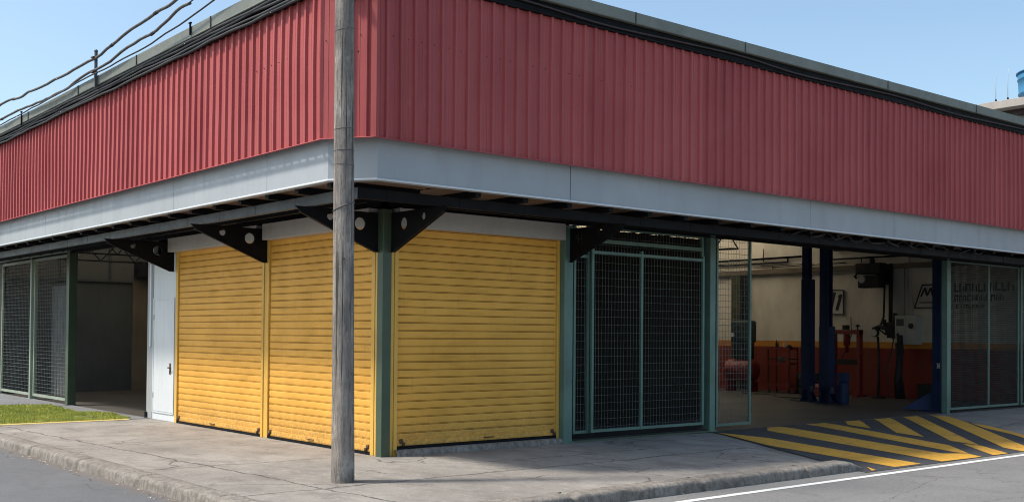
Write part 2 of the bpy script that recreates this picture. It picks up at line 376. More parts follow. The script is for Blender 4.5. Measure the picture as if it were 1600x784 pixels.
# pavement: ruled from the kerb's back edge to the building line
rows = []
for q, n in path:
    if n.x < -.99: tgt = Vector((0, max(q.y, 0)))
    elif n.y < -.99: tgt = Vector((max(q.x, 0), 0))
    else: tgt = Vector((0, 0))
    row = []
    for k in range(17):
        t = k/16; P = q.lerp(tgt, t)
        bumpz = .006*noise.noise(Vector((P.x*.8, P.y*.8, 3))) if 0 < k < 16 else 0
        row.append((P.x, P.y, gz(P.x, P.y) + bumpz - (.012*wdrive(P.x,P.y))))
    rows.append(row)
g = MB(); g.grid(rows); tag(build(g, 'pavement', M['concrete'], smooth_=True), kind='structure')

# kerb: rounded profile swept along the path, with joints and chipped edges
rows = []; s_acc = 0; nextj = .9; prev = None
W = .27
for q, n in path:
    if prev is not None: s_acc += (q-prev).length
    prev = q
    w = smooth(4.62, 5.12, q.x)*(1-smooth(10.5, 12, q.x)) if n.y < -.5 else 0
    joint = 0
    if s_acc > nextj: joint = 1; nextj += 2.35 + .5*math.sin(s_acc*3.1)
    row = []
    prof = [(0,-.006),(.012,.004),(.08,.004),(.17,.003),(.215,-.002),(.238,-.012),(.252,-.030),(.258,-.055),(.262,-.085),(.266,-.115),(.27,-.16)]
    for k, (o_, h) in enumerate(prof):
        a = .009 if k > 4 else .004
        d = noise.noise(Vector((q.x*3.1, q.y*3.1, k*1.7)))*a + noise.noise(Vector((q.x*9, q.y*9, k*3.7)))*a*.7
        if joint: o_ = o_ - (.055 if k > 3 else 0); h = h - (.05 if 0 < k < 6 else 0)
        P = q + n*(o_ + (d if k else 0))
        top = h + (d*.5 if 0 < k < 6 else 0)
        zt = (zd(P.y) - .016) if n.y < -.5 else 0
        z = top*(1-w) + (min(zt, h + .02) if k < 9 else -.18)*w
        row.append((P.x, P.y, z))
    rows.append(row)
g = MB(); g.grid(rows); tag(build(g, 'kerb', M['kerb'], smooth_=True), kind='structure')

# vehicle ramp with hazard stripes
def clip_rows(left, right, y0, y1, ny, nx, dz):
    rows = []
    for j in range(ny+1):
        Y = y0 + (y1-y0)*j/ny; a, b = left(Y), right(Y)
        rows.append([(a+(b-a)*i/nx, Y, zd(Y)+dz) for i in range(nx+1)])
    return rows
g = MB(); g.grid(clip_rows(lambda Y: 6.6+(Y+.15)*(1.85/4.1), lambda Y: 13.95+(Y+.1)*(3.1/4.1), -.1, -4.27, 24, 30, .001))
tag(build(g, 'driveway', M['ramp'], smooth_=True), kind='structure')
STR = [
 [(6.53,-.29),(6.72,-1.21),(6.23,-4.2),(5.57,-4.19),(5.9,-1.83)],
 [(8.15,-.12),(8.5,-.12),(7.62,-3.75),(8.01,-3.95),(7.82,-4.27),(6.74,-4.23),(7.62,-.53)],
 [(9.32,-.12),(9.92,-.12),(8.75,-3.26),(8.06,-3.93),(7.97,-3.78)],
 [(10.6,-.12),(11.1,-.12),(9.84,-1.16),(9.96,-.6)],
 [(11.62,-.12),(12.2,-.12),(9.47,-2.42),(9.62,-1.8)],
 [(12.68,-.12),(13.16,-.18),(9.28,-3.48),(9.38,-2.94)],
 [(9.16,-3.26),(9.24,-3.53),(8.65,-4.27),(8.18,-4.27)],
 [(13.72,-.13),(13.63,-.62),(12.94,-1.33),(9.93,-3.92),(9.45,-4.27),(9.13,-4.27),(9.35,-3.85)],
 [(12.75,-1.55),(12.1,-2.15),(11.5,-2.98),(10.75,-3.72),(10.2,-4.27),(10.6,-4.27),(11.5,-3.28),(12.6,-2.0)],
 [(5.22,-3.98),(5.05,-4.22),(4.95,-4.22)]]
g = MB()
for poly in STR:
    bm = bmesh.new(); f = bm.faces.new([bm.verts.new((a, b, 0)) for a, b in poly])
    bmesh.ops.triangulate(bm, faces=[f])
    for Yc in [i*-.25 for i in range(1, 18)]:
        bmesh.ops.bisect_plane(bm, geom=bm.verts[:]+bm.edges[:]+bm.faces[:], plane_co=(0,Yc,0), plane_no=(0,1,0))
    bm.verts.index_update()
    g.add([(v.co.x, v.co.y, zd(v.co.y)+.006) for v in bm.verts], [tuple(v.index for v in f.verts) for f in bm.faces]); bm.free()
tag(build(g, 'driveway_stripes', M['ystripe']), kind='structure')
rows = []
xx = -1.5
while xx < 40:
    j = .008*noise.noise(Vector((xx*3, 0, 0))); rows.append([(xx, -4.44+j, ROAD+.004), (xx, -4.545+j*.7, ROAD+.004)]); xx += .3
g = MB(); g.grid(rows); tag(build(g, 'road_line', M['wline']), kind='structure')

# verge: grey apron, turf strip, yellow edge line
g = MB(); g.add([(-2.9,7.9,.008),(-.02,7.9,.008),(-.02,24,.008),(-2.9,24,.008)], [(0,1,2,3)])
tag(build(g, 'apron', M['apron']), kind='structure')
turf = [(-2.72,7.9),(-.42,7.9),(-.14,9.5),(-.62,10.2),(-.42,12.6),(-1.4,12.9),(-2.72,13.1)]
g = MB(); g.add([(a,b,.014) for a,b in turf], [tuple(range(len(turf)))])
tag(build(g, 'turf_base', M['soil']), kind='structure')
rows = [[(-2.95+i*.25, 7.79+.01*noise.noise(Vector((i*.7,1,0))), .006), (-2.95+i*.25, 7.885, .018)] for i in range(11)]
g = MB(); g.grid(rows); tag(build(g, 'edge_line', M['yline']), kind='structure')
def inside(x, y, P):
    r = False; j = len(P)-1
    for i in range(len(P)):
        if (P[i][1] > y) != (P[j][1] > y) and x < (P[j][0]-P[i][0])*(y-P[i][1])/(P[j][1]-P[i][1])+P[i][0]: r = not r
        j = i
    return r
g = MB()
for _ in range(42000):
    x_, y_ = random.uniform(-2.72,-.1), random.uniform(7.9,13.1)
    if not inside(x_ + .12*noise.noise(Vector((x_*4,y_*4,0))), y_ + .0, turf): continue
    if noise.noise(Vector((x_*1.6,y_*1.6,5))) < -.42: continue
    h = random.uniform(.018,.045); a = random.uniform(0,6.28); w = random.uniform(.004,.008)
    dx, dy = math.cos(a)*w, math.sin(a)*w; lx, ly = random.gauss(0,.014), random.gauss(0,.014)
    g.add([(x_-dx,y_-dy,.012),(x_+dx,y_+dy,.012),(x_+lx,y_+ly,.012+h)], [(0,1,2)])
tag(build(g, 'grass', M['grass']), 'short green turf growing beside the left kerb', 'grass', kind='stuff')

g = MB()
for _ in range(230):
    yy = random.uniform(-2.6, 8); xx = -3.37 - abs(random.gauss(0,.10)); s = random.uniform(.008,.032)
    if random.random() < .4: s *= .6
    if random.random() < .25: xx, yy = random.uniform(-1, 4.2), -4.0-abs(random.gauss(.02,.06))
    a = random.uniform(0,6.28); t = random.uniform(.002,.012)
    pts = []
    for k in range(5):
        b = a + k*1.256; rr = s*random.uniform(.5,1.2)
        pts.append((xx+rr*math.cos(b), yy+rr*.7*math.sin(b), ROAD+.004+random.uniform(0,t)))
    g.add(pts, [(0,1,2,3,4)])
tag(build(g, 'leaf_litter', M['litter']), 'dry leaves and scraps lying along the kerb foot', 'litter', kind='stuff')

# ------------------------------------------------------------------ the workshop building
B = thing('workshop_building', 'corner workshop with red ribbed cladding, yellow roller shutters and open mesh-gated garage bays', 'building', (0,0,0))
LY, LX = 18.0, 19.6        # lengths of the two street sides
OH = 1.5                   # overhang of the cladding
# --- slab, walls, roof
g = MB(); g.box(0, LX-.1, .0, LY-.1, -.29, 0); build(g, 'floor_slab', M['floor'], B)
g = MB(); g.box(19.3, 19.5, -.02, LY, .001, 5.6); build(g, 'interior_wall', M['intwall'], B)
g = MB(); g.box(0, 19.3, LY-.2, LY, .001, 3.0); build(g, 'interior_wall', M['dkwall'], B, label='dark grey rear wall of the left bay')
g = MB(); g.box(0, 19.3, LY-.2, LY, 3.003, 5.6); build(g, 'upper_wall', M['upwall'], B)
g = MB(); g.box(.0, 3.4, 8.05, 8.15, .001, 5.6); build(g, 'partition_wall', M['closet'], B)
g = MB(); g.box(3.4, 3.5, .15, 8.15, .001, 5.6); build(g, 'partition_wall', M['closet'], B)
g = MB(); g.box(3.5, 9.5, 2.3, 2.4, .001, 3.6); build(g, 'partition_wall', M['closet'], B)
# headers above the openings
g = MB(); g.box(0, .12, .12, LY, 3.44, 5.6); build(g, 'header', M['trim'], B)
g = MB(); g.box(0, 19.5, 0, .118, 3.44, 5.6); build(g, 'header', M['trim'], B)
# roof with two unseen translucent panels, added to light side wall and left bay
g = MB()
for x0,x1,y0,y1 in ((-1.4,15.5,-1.4,13.2),(15.5,LX,-1.4,7.4),(15.5,LX,17.5,LY),(-1.4,.2,13.2,LY),(4.0,15.5,13.2,LY),(.2,4.0,17.2,LY),(19.25,LX,7.4,17.5)): g.box(x0,x1,y0,y1,5.62,5.68)
build(g, 'roof', M['beam'], B)
g = MB(); g.box(.15,4.05,13.15,17.25,5.69,5.70); build(g, 'fill_skylight', M['fill_skylight'], B)
g = MB(); g.box(15.45,19.28,7.35,17.55,5.69,5.70); build(g, 'fill_skylight', M['fill_skylight'], B)

# --- eaves path: left side -> chamfered corner -> right side; z of the eaves varies a little
def eaves(off):
    """corner points for a given overhang: chamfered corner"""
    return Vector((-off, -.95 - (off-1.5)*.5)), Vector((-off+.375, -off))
def eave_dz(P):
    # right-hand eaves sit slightly higher than the left-hand ones
    if P[0] < -1.2 and P[1] > -1.3: return -.16*smooth(-1.35, -.55, P[1]) - .009*max(0, P[1]+.55)
    return 0.006*max(0, P[0])
RB, RT = 3.935, 5.885      # cladding bottom / top at the corner

def P0x(P): return P.x > 3.4 or P.y > .9
def clad_strip(p0, p1, name):
    d = (p1-p0); L = d.length; d.normalize(); nrm = Vector((d.y, -d.x))      # outward (p0->p1 runs left to right seen from outside)
    prof = []
    u = 0.0; pitch = .2
    k = 0
    while u < L - 1e-4:
        for a, o in ((0,0),(.055,0),(.060,.004),(.066,0),(.122,0),(.130,.034),(.167,.034),(.178,0)):
            if u + a <= L: prof.append((u+a, o))
        # a faint stiffening swage in the pan
        u += pitch; k += 1
    prof.append((L, 0))
    rows = []
    for r in range(11):
        t = r/10; row = []
        for (uu, o) in prof:
            P = p0 + d*uu
            z = RB + (RT + eave_dz(P) - RB)*t
            wv = .011*noise.noise(Vector((uu*.55, z*.8, p0.x))) + .0035*noise.noise(Vector((uu*2.2, z*1.1, 9)))
            seam = .004 if (int(uu/.8) % 2) else 0
            Q = P + nrm*(o + wv + seam*0)
            zz = z + (.004*noise.noise(Vector((uu*7, 0, 2))) if r == 0 else 0)
            row.append((Q.x, Q.y, zz))
        rows.append(row)
    g = MB(); g.grid(rows)
    # screws in a row on the purlin line
    g.mi = 1
    for i in range(int(L/.2)):
        for a in (.055,):
            uu = i*.2 + a + random.uniform(-.03,.03)
            if uu > L or random.random() < .25 or (P0x(p0 + d*uu)): continue
            for zf in (5.15,):
                P = p0 + d*uu; z = zf + eave_dz(P)*.6 + random.uniform(-.006,.006); Q = P + nrm*.006
                s = .006
                t3 = Vector((d.x, d.y, 0)); c0 = Vector((Q.x, Q.y, z)); n3 = Vector((nrm.x, nrm.y, 0))*.006
                pts = [c0 + t3*s*math.cos(k*1.0472) + Vector((0,0,s*math.sin(k*1.0472))) + n3 for k in range(6)]
                g.prism(pts, -n3*2)
    build(g, name, [M['red'], M['trim']], B)
cl, cr_ = eaves(OH)
clad_strip(Vector((-OH, LY)), cl, 'cladding')
clad_strip(cl, cr_, 'cladding')
clad_strip(cr_, Vector((LX, -OH)), 'cladding')
# corner flashing of the cladding
g = MB()
for c in (cr_,):
    g.prism([(c.x-.05,c.y+.02,RB-.004),(c.x-.012,c.y-.036,RB-.004),(c.x+.03,c.y-.036,RB-.004),(c.x+.03,c.y-.006,RB-.004),(c.x-.035,c.y+.05,RB-.004)], (0,0,RT-RB))
build(g, 'corner_flashing', M['red'], B)

def sweep(off_z, name, mat, gap=None, y_end=LY, x_end=LX, dzf=eave_dz, start=None, sm=False):
    """profile [(overhang, z)] swept round the corner along both sides"""
    st = []
    y = y_end
    while y > 1.2: st.append(('L', y)); y -= .6
    st += [('L', .8), ('L', .3), ('L', -.2), ('L', -.7)]
    st += [('CL', 0), ('CR', 0)]
    x = -.5
    st += [('R', -.5), ('R', .2)]
    x = .8
    while x < x_end: st.append(('R', x)); x += .6
    st.append(('R', x_end))
    rows = []
    for kd, v in st:
        row = []
        for (o, z) in off_z:
            a, b = eaves(o)
            P = (-o, v) if kd == 'L' else (v, -o) if kd == 'R' else (a.x, a.y) if kd == 'CL' else (b.x, b.y)
            row.append((P[0], P[1], z + dzf((-1.5 if kd in ('L','CL') else P[0], P[1] if kd in ('L','CL') else -1.5))))
        rows.append(row)
    g = MB(); g.grid(rows); return build(g, name, mat, B, sm)
nz0 = lambda P: 0.0
# gutter: front face, lip, underside
sweep([(1.50,RT+.135),(1.612,RT+.125),(1.632,RT+.127),(1.637,RT+.135),(1.630,RT+.145),(1.635,RT+.268),(1.635,RT+.285),(1.62,RT+.285),(1.615,RT+.15),(1.5,RT+.15)], 'gutter', M['gutter'])
# dark flashing between cladding and gutter
sweep([(1.50,RT-.035),(1.560,RT-.035),(1.562,RT-.01),(1.556,RT+.0),(1.556,RT+.132)], 'eaves_flashing', M['black'])
sweep([(1.50,RT+.275),(1.3,RT+.28),(1.3,5.72)], 'roof_edge', M['gutter'])
sweep([(1.505,RB-.004),(1.548,RB-.004),(1.550,RB-.012),(1.546,RB-.014),(1.505,RB-.010)], 'shadow_edge_trim', M['red'], dzf=nz0)  # added strip that straightens the shadow cast on the fascia
# gutter joint straps
for X in (3.1, 5.55, 9.6, 12.8, 16.0):
    zz = RT + eave_dz((X,-1.5)); g = MB(); g.box(X-.009, X+.009, -1.643, -1.628, zz+.128, zz+.287); build(g, 'gutter_strap', M['beam'], B)
for Y in (1.9, 4.6, 7.3, 10.2, 13.0):
    zz = RT + eave_dz((-1.5,Y)); g = MB(); g.box(-1.648, -1.63, Y-.008, Y+.008, zz+.128, zz+.287); build(g, 'gutter_strap', M['beam'], B)

# fascia band in panels, with a return lip at the bottom
def fascia_panel(pts):
    rows = []
    for (o, z) in ((1.41,4.10),(1.40,4.02),(1.40,3.462),(1.403,3.449),(1.39,3.445),(1.31,3.447)):
        rows.append([q(o, z) for q in pts])
    g = MB(); g.grid(rows); build(g, 'fascia_panel', M['fascia'], B)
L_ = lambda y: (lambda o, z: (-o, y, z)); R_ = lambda x: (lambda o, z: (x, -o, z))
CL = lambda o, z: (eaves(o)[0].x, eaves(o)[0].y, z); CRr = lambda o, z: (eaves(o)[1].x, eaves(o)[1].y, z)
ys = [LY, 12.9, 9.8, 6.7, 3.65, .65]
for a, b in zip(ys, ys[1:]): fascia_panel([L_(a-.003), L_((a+b)/2), L_(b+.003)])
fascia_panel([L_(.647), CL]); fascia_panel([CL, CRr]); fascia_panel([CRr, R_(.5), R_(2.077)])
xs_ = [2.083, 7.6, 10.2, 13.4, 16.6, LX]
for a, b in zip(xs_, xs_[1:]): fascia_panel([R_(a+.003), R_((a+b)/2), R_(b-.003)])
# backing behind the joints and shadow gap
sweep([(1.49,4.12),(1.33,4.13),(1.33,3.47)], 'fascia_backing', M['trim'], dzf=nz0)
sweep([(1.4065,3.474),(1.412,3.472),(1.415,3.460),(1.412,3.450),(1.4055,3.449)], 'fascia_lip_highlight', M['white'], dzf=nz0)  # white bead paints in the bright line of light along the lip

# soffit sheet, rafters, edge beam
g = MB()
def soffit_grid():
    r = []
    for i in range(int((LY+1.4)/.09)+1):
        y = LY - i*.09; o = .012*(i % 2)
        yy = max(y, -1.32); x0 = -1.32 + max(0, -.87-yy)/.45*.38; r.append([(x0, yy, 3.475+o), (0.0, yy, 3.475+o)])
    g.grid(r)
    r = []
    for i in range(int((LX)/.09)+1):
        x = LX - i*.09; o = .012*(i % 2)
        r.append([(max(x,0), -1.32, 3.475+o), (max(x,0), 0, 3.475+o)])
    g.grid(r)
soffit_grid(); build(g, 'soffit', M['soffit'], B)
y = 17.6
while y > -.9:
    g = MB(); g.box(-1.322, -.02, y-.045, y+.045, 3.388, 3.470); build(g, 'rafter', M['black'], B); y -= .8
x = .55
while x < 19.4:
    g = MB(); g.box(x-.045, x+.045, -1.322, -.02, 3.388, 3.470); build(g, 'rafter', M['black'], B); x += .8
def channel(a, b, axis):
    g = MB(); h0, h1 = 3.255, 3.385
    if axis == 'Y':   # left side
        g.box(-1.12, -1.108, a, b, h0, h1); g.box(-1.107, -1.05, a, b, h0, h0+.01); g.box(-1.107, -1.05, a, b, h1-.01, h1)
        yy = a + .4
        while yy < b: g.box(-1.124, -1.119, yy-.01, yy+.01, h0+.01, h1-.01); yy += 1.12
    else:
        g.box(a, b, -1.12, -1.108, h0, h1); g.box(a, b, -1.107, -1.05, h0, h0+.01); g.box(a, b, -1.107, -1.05, h1-.01, h1)
        yy = a + .4
        while yy < b: g.box(yy-.01, yy+.01, -1.124, -1.119, h0+.01, h1-.01); yy += 1.12
    return g
build(channel(-1.108, LY, 'Y'), 'edge_beam', M['beam'], B)  # left run of the beam, its sunlit grey put into the colour
build(channel(-1.104, LX, 'X'), 'edge_beam', M['black'], B)  # right run of the same beam, its shade put into the colour as black
# second beam against the wall
g = MB(); g.box(-.10, -.02, .05, LY, 3.33, 3.342); g.box(-.06, -.02, .05, LY, 3.345, 3.44); build(g, 'wall_beam', M['black'], B)
g = MB(); g.box(.05, LX, -.10, -.02, 3.33, 3.342); g.box(.05, LX, -.06, -.02, 3.345, 3.44); build(g, 'wall_beam', M['black'], B)
g = MB(); g.box(.6, LX, -.62, -.56, 3.30, 3.385); build(g, 'purlin', M['black'], B)
g = MB(); g.box(-.62, -.56, -.5, LY, 3.30, 3.385); build(g, 'purlin', M['black'], B)

# brackets: triangular plates with round holes
def bracket(side, at):
    poly = [(.0,2.74),(.07,2.74),(1.20,3.19),(1.27,3.252),(0,3.252)]
    holes = [(.31,3.09,.084),(.76,3.155,.052)]
    th = .026
    if side == 'L': pl = lambda u, z, t: (-u-.02, at-th/2+t, z)
    else: pl = lambda u, z, t: (at-th/2+t, -u-.02, z)
    b = build(plate(poly, holes, pl, th), 'bracket', M['black'], B)
    g = MB(); # stiffening flange along the sloping edge and the wall plate
    pts = [(.0,2.726),(.075,2.726),(1.205,3.176),(1.205,3.187),(.072,2.738),(0,2.738)]
    lo, hi = at-.03, at+.03
    if side == 'L': g.prism([(-u-.02, lo, z) for u, z in pts], (0,.06,0))
    else: g.prism([(lo, -u-.02, z) for u, z in pts], (.06,0,0))
    build(g, 'bracket_flange', M['black'], b)
for side, at in (('L',.09),('L',3.28),('L',6.9),('R',.09),('R',3.28)): bracket(side, at)

# columns / posts
def col_box(x0,x1,y0,y1,z0,z1,mat,name='column', base=True, bev=.006):
    g = MB(); g.box(x0,x1,y0,y1,z0,z1)
    if base: g.box(x0-.03,x1+.03,y0-.03,y1+.03,z0,z0+.02)
    return build(g, name, mat, B, bevel=bev)
col_box(-.05,.09,-.05,.09,0,3.3,M['dgreen'],base=False)
col_box(3.16,3.335,-.13,.1,0,3.3,M['green'])
col_box(6.62,6.76,-.07,.10,0,3.44,M['green'])
col_box(14.55,14.68,-.08,.05,-.02,3.4,M['green'])
col_box(-.12,.06,12.32,12.5,0,3.4,M['dgreen'])
col_box(-.10,.06,15.1,15.2,0,3.4,M['pgreen'])
col_box(-.10,.06,17.8,17.92,0,3.44,M['jamb'])
for a in (.4,1.0,1.7,2.3):
    g = MB(); g.box(3.336,3.40,-.03,.0,a,a+.12); build(g, 'hinge_plate', M['green'], B)

# --- roller shutters
def shutter(side, a0, a1, z0, z1, label, box=True):
    f = (lambda u, d, z: (u, -d, z)) if side == 'R' else (lambda u, d, z: (-d, u, z))
    pitch = .1065; zs = []
    n = int(round((z1-z0-.09)/pitch))
    prof = [(-.0038,-.012),(-.0032,.001),(.014,.004),(.050,.0055),(.078,.004),(.0846,.001),(.0852,-.012),(.0902,-.012),(.0908,.001),(.0980,.001),(.0986,-.012)]; gaps = (6, 10)
    zz = z0 + .09
    g = MB(); rows = []; nu = 18
    dent = {k: random.uniform(-.0022,.0022) for k in range(n) if random.random() < .35}
    for k in range(n+1):
        for (h, d) in prof:
            z = zz + k*pitch + h
            if z > z1: break
            row = []
            for i in range(nu+1):
                t = 0 if i == 0 else 1 if i == nu else .006 if i == 1 else .994 if i == nu-1 else (i-1)/(nu-2); u = a0 + (a1-a0)*t
                dz = dent.get(k,0)*math.exp(-((t-.5-.3*math.sin(k*2.1))/.2)**2) + .0008*noise.noise(Vector((u*1.1, k*.7, a0)))
                dd = .006*noise.noise(Vector((u*.9, z*.8, 4+a0)))
                row.append(f(u, d + dd, z + dz))
            rows.append(row)
    nc = nu+1
    fs = []
    for i in range(len(rows)-1):
        gap = (i % len(prof)) in gaps
        for j in range(nu):
            if not gap or j in (0, nu-1): fs.append((i*nc+j, i*nc+j+1, (i+1)*nc+j+1, (i+1)*nc+j))
    g.add([q for r in rows for q in r], fs); s = build(g, 'roller_shutter', M['yellow'], B, label=label)
    # bottom bar
    g = MB()
    rows = [[f(a0+(a1-a0)*i/8, d, z) for i in range(9)] for d, z in ((-.01,z0+.012),(.014,z0+.012),(.018,z0+.03),(.014,z0+.086),(.004,z0+.09),(-.012,z0+.09))]
    g.grid(rows); build(g, 'bottom_bar', M['yellow'], s)
    for u in (a0+.07, a1-.07):
        g = MB(); c = f(u, .02, z0+.075)
        g.lathe(c, [(.028,-.012),(.034,.0),(.028,.014),(.012,.02)], 12, 1 if side == 'R' else 0)
        p = f(u+.03, .028, z0+.03); g.box(p[0]-.018,p[0]+.018,p[1]-.018,p[1]+.018,p[2]-.02,p[2]+.03)
        build(g, 'lock', M['rust'], s, True)
    um = (a0+a1)/2 + .15; g = MB(); q0 = f(um-.10, .022, z0+.055); q1 = f(um+.10, .016, z0+.075)
    g.tube([f(um-.09,.014,z0+.055),f(um-.08,.034,z0+.055),f(um+.08,.034,z0+.055),f(um+.09,.014,z0+.055)], .008, 6); build(g, 'handle', M['rust'], s, True)
    g = MB()
    if side == 'R': g.box(a0-.02,a1+.02,-.03,.03,z0-.06,z0+.010)
    else: g.box(-.03,.03,a0-.02,a1+.02,z0-.06,z0+.010)
    build(g, 'bottom_seal', M['black'], s)
    return s
def vstrip(side, a, b, d0, d1, z0, z1, name, mat, bev=.004):
    g = MB()
    if side == 'R': g.box(a,b,-d1,-d0,z0,z1)
    else: g.box(-d1,-d0,a,b,z0,z1)
    return build(g, name, mat, B, bevel=bev)
shutter('L', 3.44, 6.66, .03, 3.10, 'yellow roller shutter beside the white door panel')
shutter('L', .26, 3.19, .03, 3.10, 'yellow roller shutter behind the wooden pole')
shutter('R', .22, 3.10, .115, 3.10, 'yellow roller shutter right of the green corner column')
for a, b in ((6.67,6.73),(3.365,3.43),(3.20,3.265),(.17,.25)): vstrip('L', a, b, -.03, .035, 0, 3.09, 'guide_rail', M['yframe'])
vstrip('L', 3.266, 3.364, -.03, .018, 0, 3.09, 'guide_cover', M['yframe'])
vstrip('L', 6.732, 6.80, -.03, .02, 0, 3.09, 'guide_cover', M['yframe'])
vstrip('L', .092, .168, -.03, .025, 0, 3.09, 'guide_cover', M['yframe'])
for a, b in ((.155,.212),(3.106,3.155)): vstrip('R', a, b, -.03, .035, .0, 3.09, 'guide_rail', M['yframe'])
vstrip('R', .092, .15, -.03, .025, 0, 3.09, 'guide_cover', M['yframe'])
# shutter boxes
for side, a, b in (('L',3.40,6.86),('L',.14,3.20),('R',.14,3.155)):
    g = MB()
    if side == 'R': g.box(a,b,-.16,.1,3.07,3.318)
    else: g.box(-.16,.1,a,b,3.07,3.318)
    build(g, 'shutter_box', M['cream'], B, bevel=.008)
# concrete sill under the right shutter
rows = []
for i in range(25):
    x = .16 + i/24*3.0; j = .012*noise.noise(Vector((x*4,0,0)))
    rows.append([(x,.06,.085),(x,-.06,.082),(x,-.10+j,.07),(x,-.12+j,.03),(x,-.125+j,-.02)])
g = MB(); g.grid(rows); build(g, 'sill', M['kerb'], B, True)

# --- white panel with small door, left of the shutters
vstrip('L', 6.805, 7.86, -.05, .0, .0, 3.07, 'wall_panel', M['white'])
vstrip('L', 7.865, 8.13, -.08, .01, .0, 3.44, 'jamb', M['jamb'])
g = MB(); g.box(-.012, -.001, 6.90, 7.80, .16, 2.22)
d = build(g, 'door', M['white'], B, bevel=.003)
g = MB(); g.box(-.018,-.0125,6.86,7.84,2.222,2.262); g.box(-.018,-.0125,6.86,6.895,.14,2.222); g.box(-.018,-.0125,7.805,7.84,.14,2.222); g.box(-.016,-.0125,6.895,7.805,.13,.155)
build(g, 'frame', M['white'], d)
g = MB(); g.tube([(-.012,7.02,.98),(-.06,7.02,.98),(-.065,7.0,.98),(-.06,6.93,.985)], .012, 8); g.box(-.02,-.0125,6.985,7.05,.86,1.06); build(g, 'handle', M['rust'], d, True)
g = MB()
for z in (.4,1.85): g.box(-.024,-.0125,7.79,7.81,z,z+.1)
build(g, 'hinge', M['jamb'], d)
g = MB(); g.box(-.03,-.011,7.92,7.98,1.35,2.9); build(g, 'trunking', M['white'], B)
g = MB(); g.tube([(-.03,8.1,.12),(-.03,8.1,.0)],.03,8); build(g, 'floor_stop', M['dkmach'], B)

# --- mesh gates
def gate(side, a0, a1, z0, z1, d, uprights, rails, pitch_u, pitch_z, label, bar=.045, mat='green', dep=.04, wr=.0024, wm='wire'):
    f = (lambda u, dd, z: (u, -dd, z)) if side == 'R' else (lambda u, dd, z: (-dd, u, z))
    def bx(g, u0,u1,dd0,dd1,q0,q1):
        A, Bq = f(u0,dd0,q0), f(u1,dd1,q1)
        g.box(min(A[0],Bq[0]),max(A[0],Bq[0]),min(A[1],Bq[1]),max(A[1],Bq[1]),q0,q1)
    g = MB()
    for u in uprights: bx(g, u-bar/2,u+bar/2,d-dep/2,d+dep/2,z0,z1)
    us = sorted(uprights)
    for z in rails:
        for p, q in zip(us, us[1:]): bx(g, p+bar/2+.0005,q-bar/2-.0005,d-dep/2+.002,d+dep/2-.002,z-bar/2,z+bar/2)
    o = build(g, 'mesh_gate', M[mat], B, label=label)
    g = MB()
    u = a0 + pitch_u*.6
    while u < a1-.02:
        j = random.uniform(-.004,.004)
        rows = 6
        g.tube([f(u + j + .004*noise.noise(Vector((u*9, z0+(z1-z0)*k/rows, d))), d-.008+.003*math.sin(k+u*5), z0+(z1-z0)*k/rows) for k in range(rows+1)], wr, 4, False); u += pitch_u
    z = z0 + pitch_z*.7
    while z < z1-.02:
        g.tube([f(a0+(a1-a0)*k/5, d-.002, z + .008*noise.noise(Vector((k*1.3, z*4, d)))) for k in range(6)], wr, 4, False); z += pitch_z
    build(g, 'wire_mesh', M[wm], o)
    return o
# right side, beside the right shutter
gate('R', 3.46, 3.79, .12, 3.33, .0, [3.48,3.77], [.145,2.86], .07, .122, 'narrow fixed mesh panel beside the green column')
gate('R', 3.77, 6.43, .13, 3.0, .07, [3.80,4.905,6.42], [.155,2.93], .0705, .122, 'wide sliding mesh gate with one middle upright')
gate('R', 3.8, 6.55, 2.98, 3.36, -.02, [3.8,6.5], [3.12,3.34], .0705, .122, 'fixed mesh strip above the sliding gate', .06)
g = MB(); g.box(3.36,6.6,-.11,-.075,.0,.03); build(g, 'gate_track', M['dgreen'], B)
g = MB(); g.box(3.36,6.6,-.03,.04,.0,.05); build(g, 'threshold', M['dkmach'], B)
gate('R', 6.83, 7.78, .075, 3.40, .02, [6.85,7.76], [.10,3.38], .075, .105, 'half drawn mesh gate at the open bay', wr=.0036)
# far right
gate('R', 14.72, 17.95, .06, 3.36, .02, [14.75,16.5,17.95], [.085,3.33], .05, .05, 'closed mesh gate at the right end', .05, wr=.0062, wm='dwire')
gate('R', 18.0, 19.5, .06, 3.36, .06, [18.03,19.45], [.085,3.33], .05, .05, 'last mesh panel at the far right', .05, wr=.0062, wm='dwire')
g = MB(); g.box(14.70,19.5,-.10,.06,-.02,.03); build(g, 'gate_track', M['dkmach'], B)
g = MB(); g.box(14.69,19.4,-.06,-.02,3.38,3.43); build(g, 'gate_rail', M['green'], B)
# left side
gate('L', 12.62, 15.05, .08, 3.36, .03, [12.64,15.02], [.11,3.30], .12, .085, 'mesh gate next to the open left bay', .06, 'pgreen', wr=.0030)
gate('L', 15.25, 17.75, .08, 3.36, .03, [15.27,17.72], [.11,3.30], .12, .085, 'mesh gate at the far left end', .06, 'pgreen', wr=.0030)
g = MB(); g.box(-.09,-.02,12.52,17.78,3.37,3.43); build(g, 'gate_rail', M['pgreen'], B)

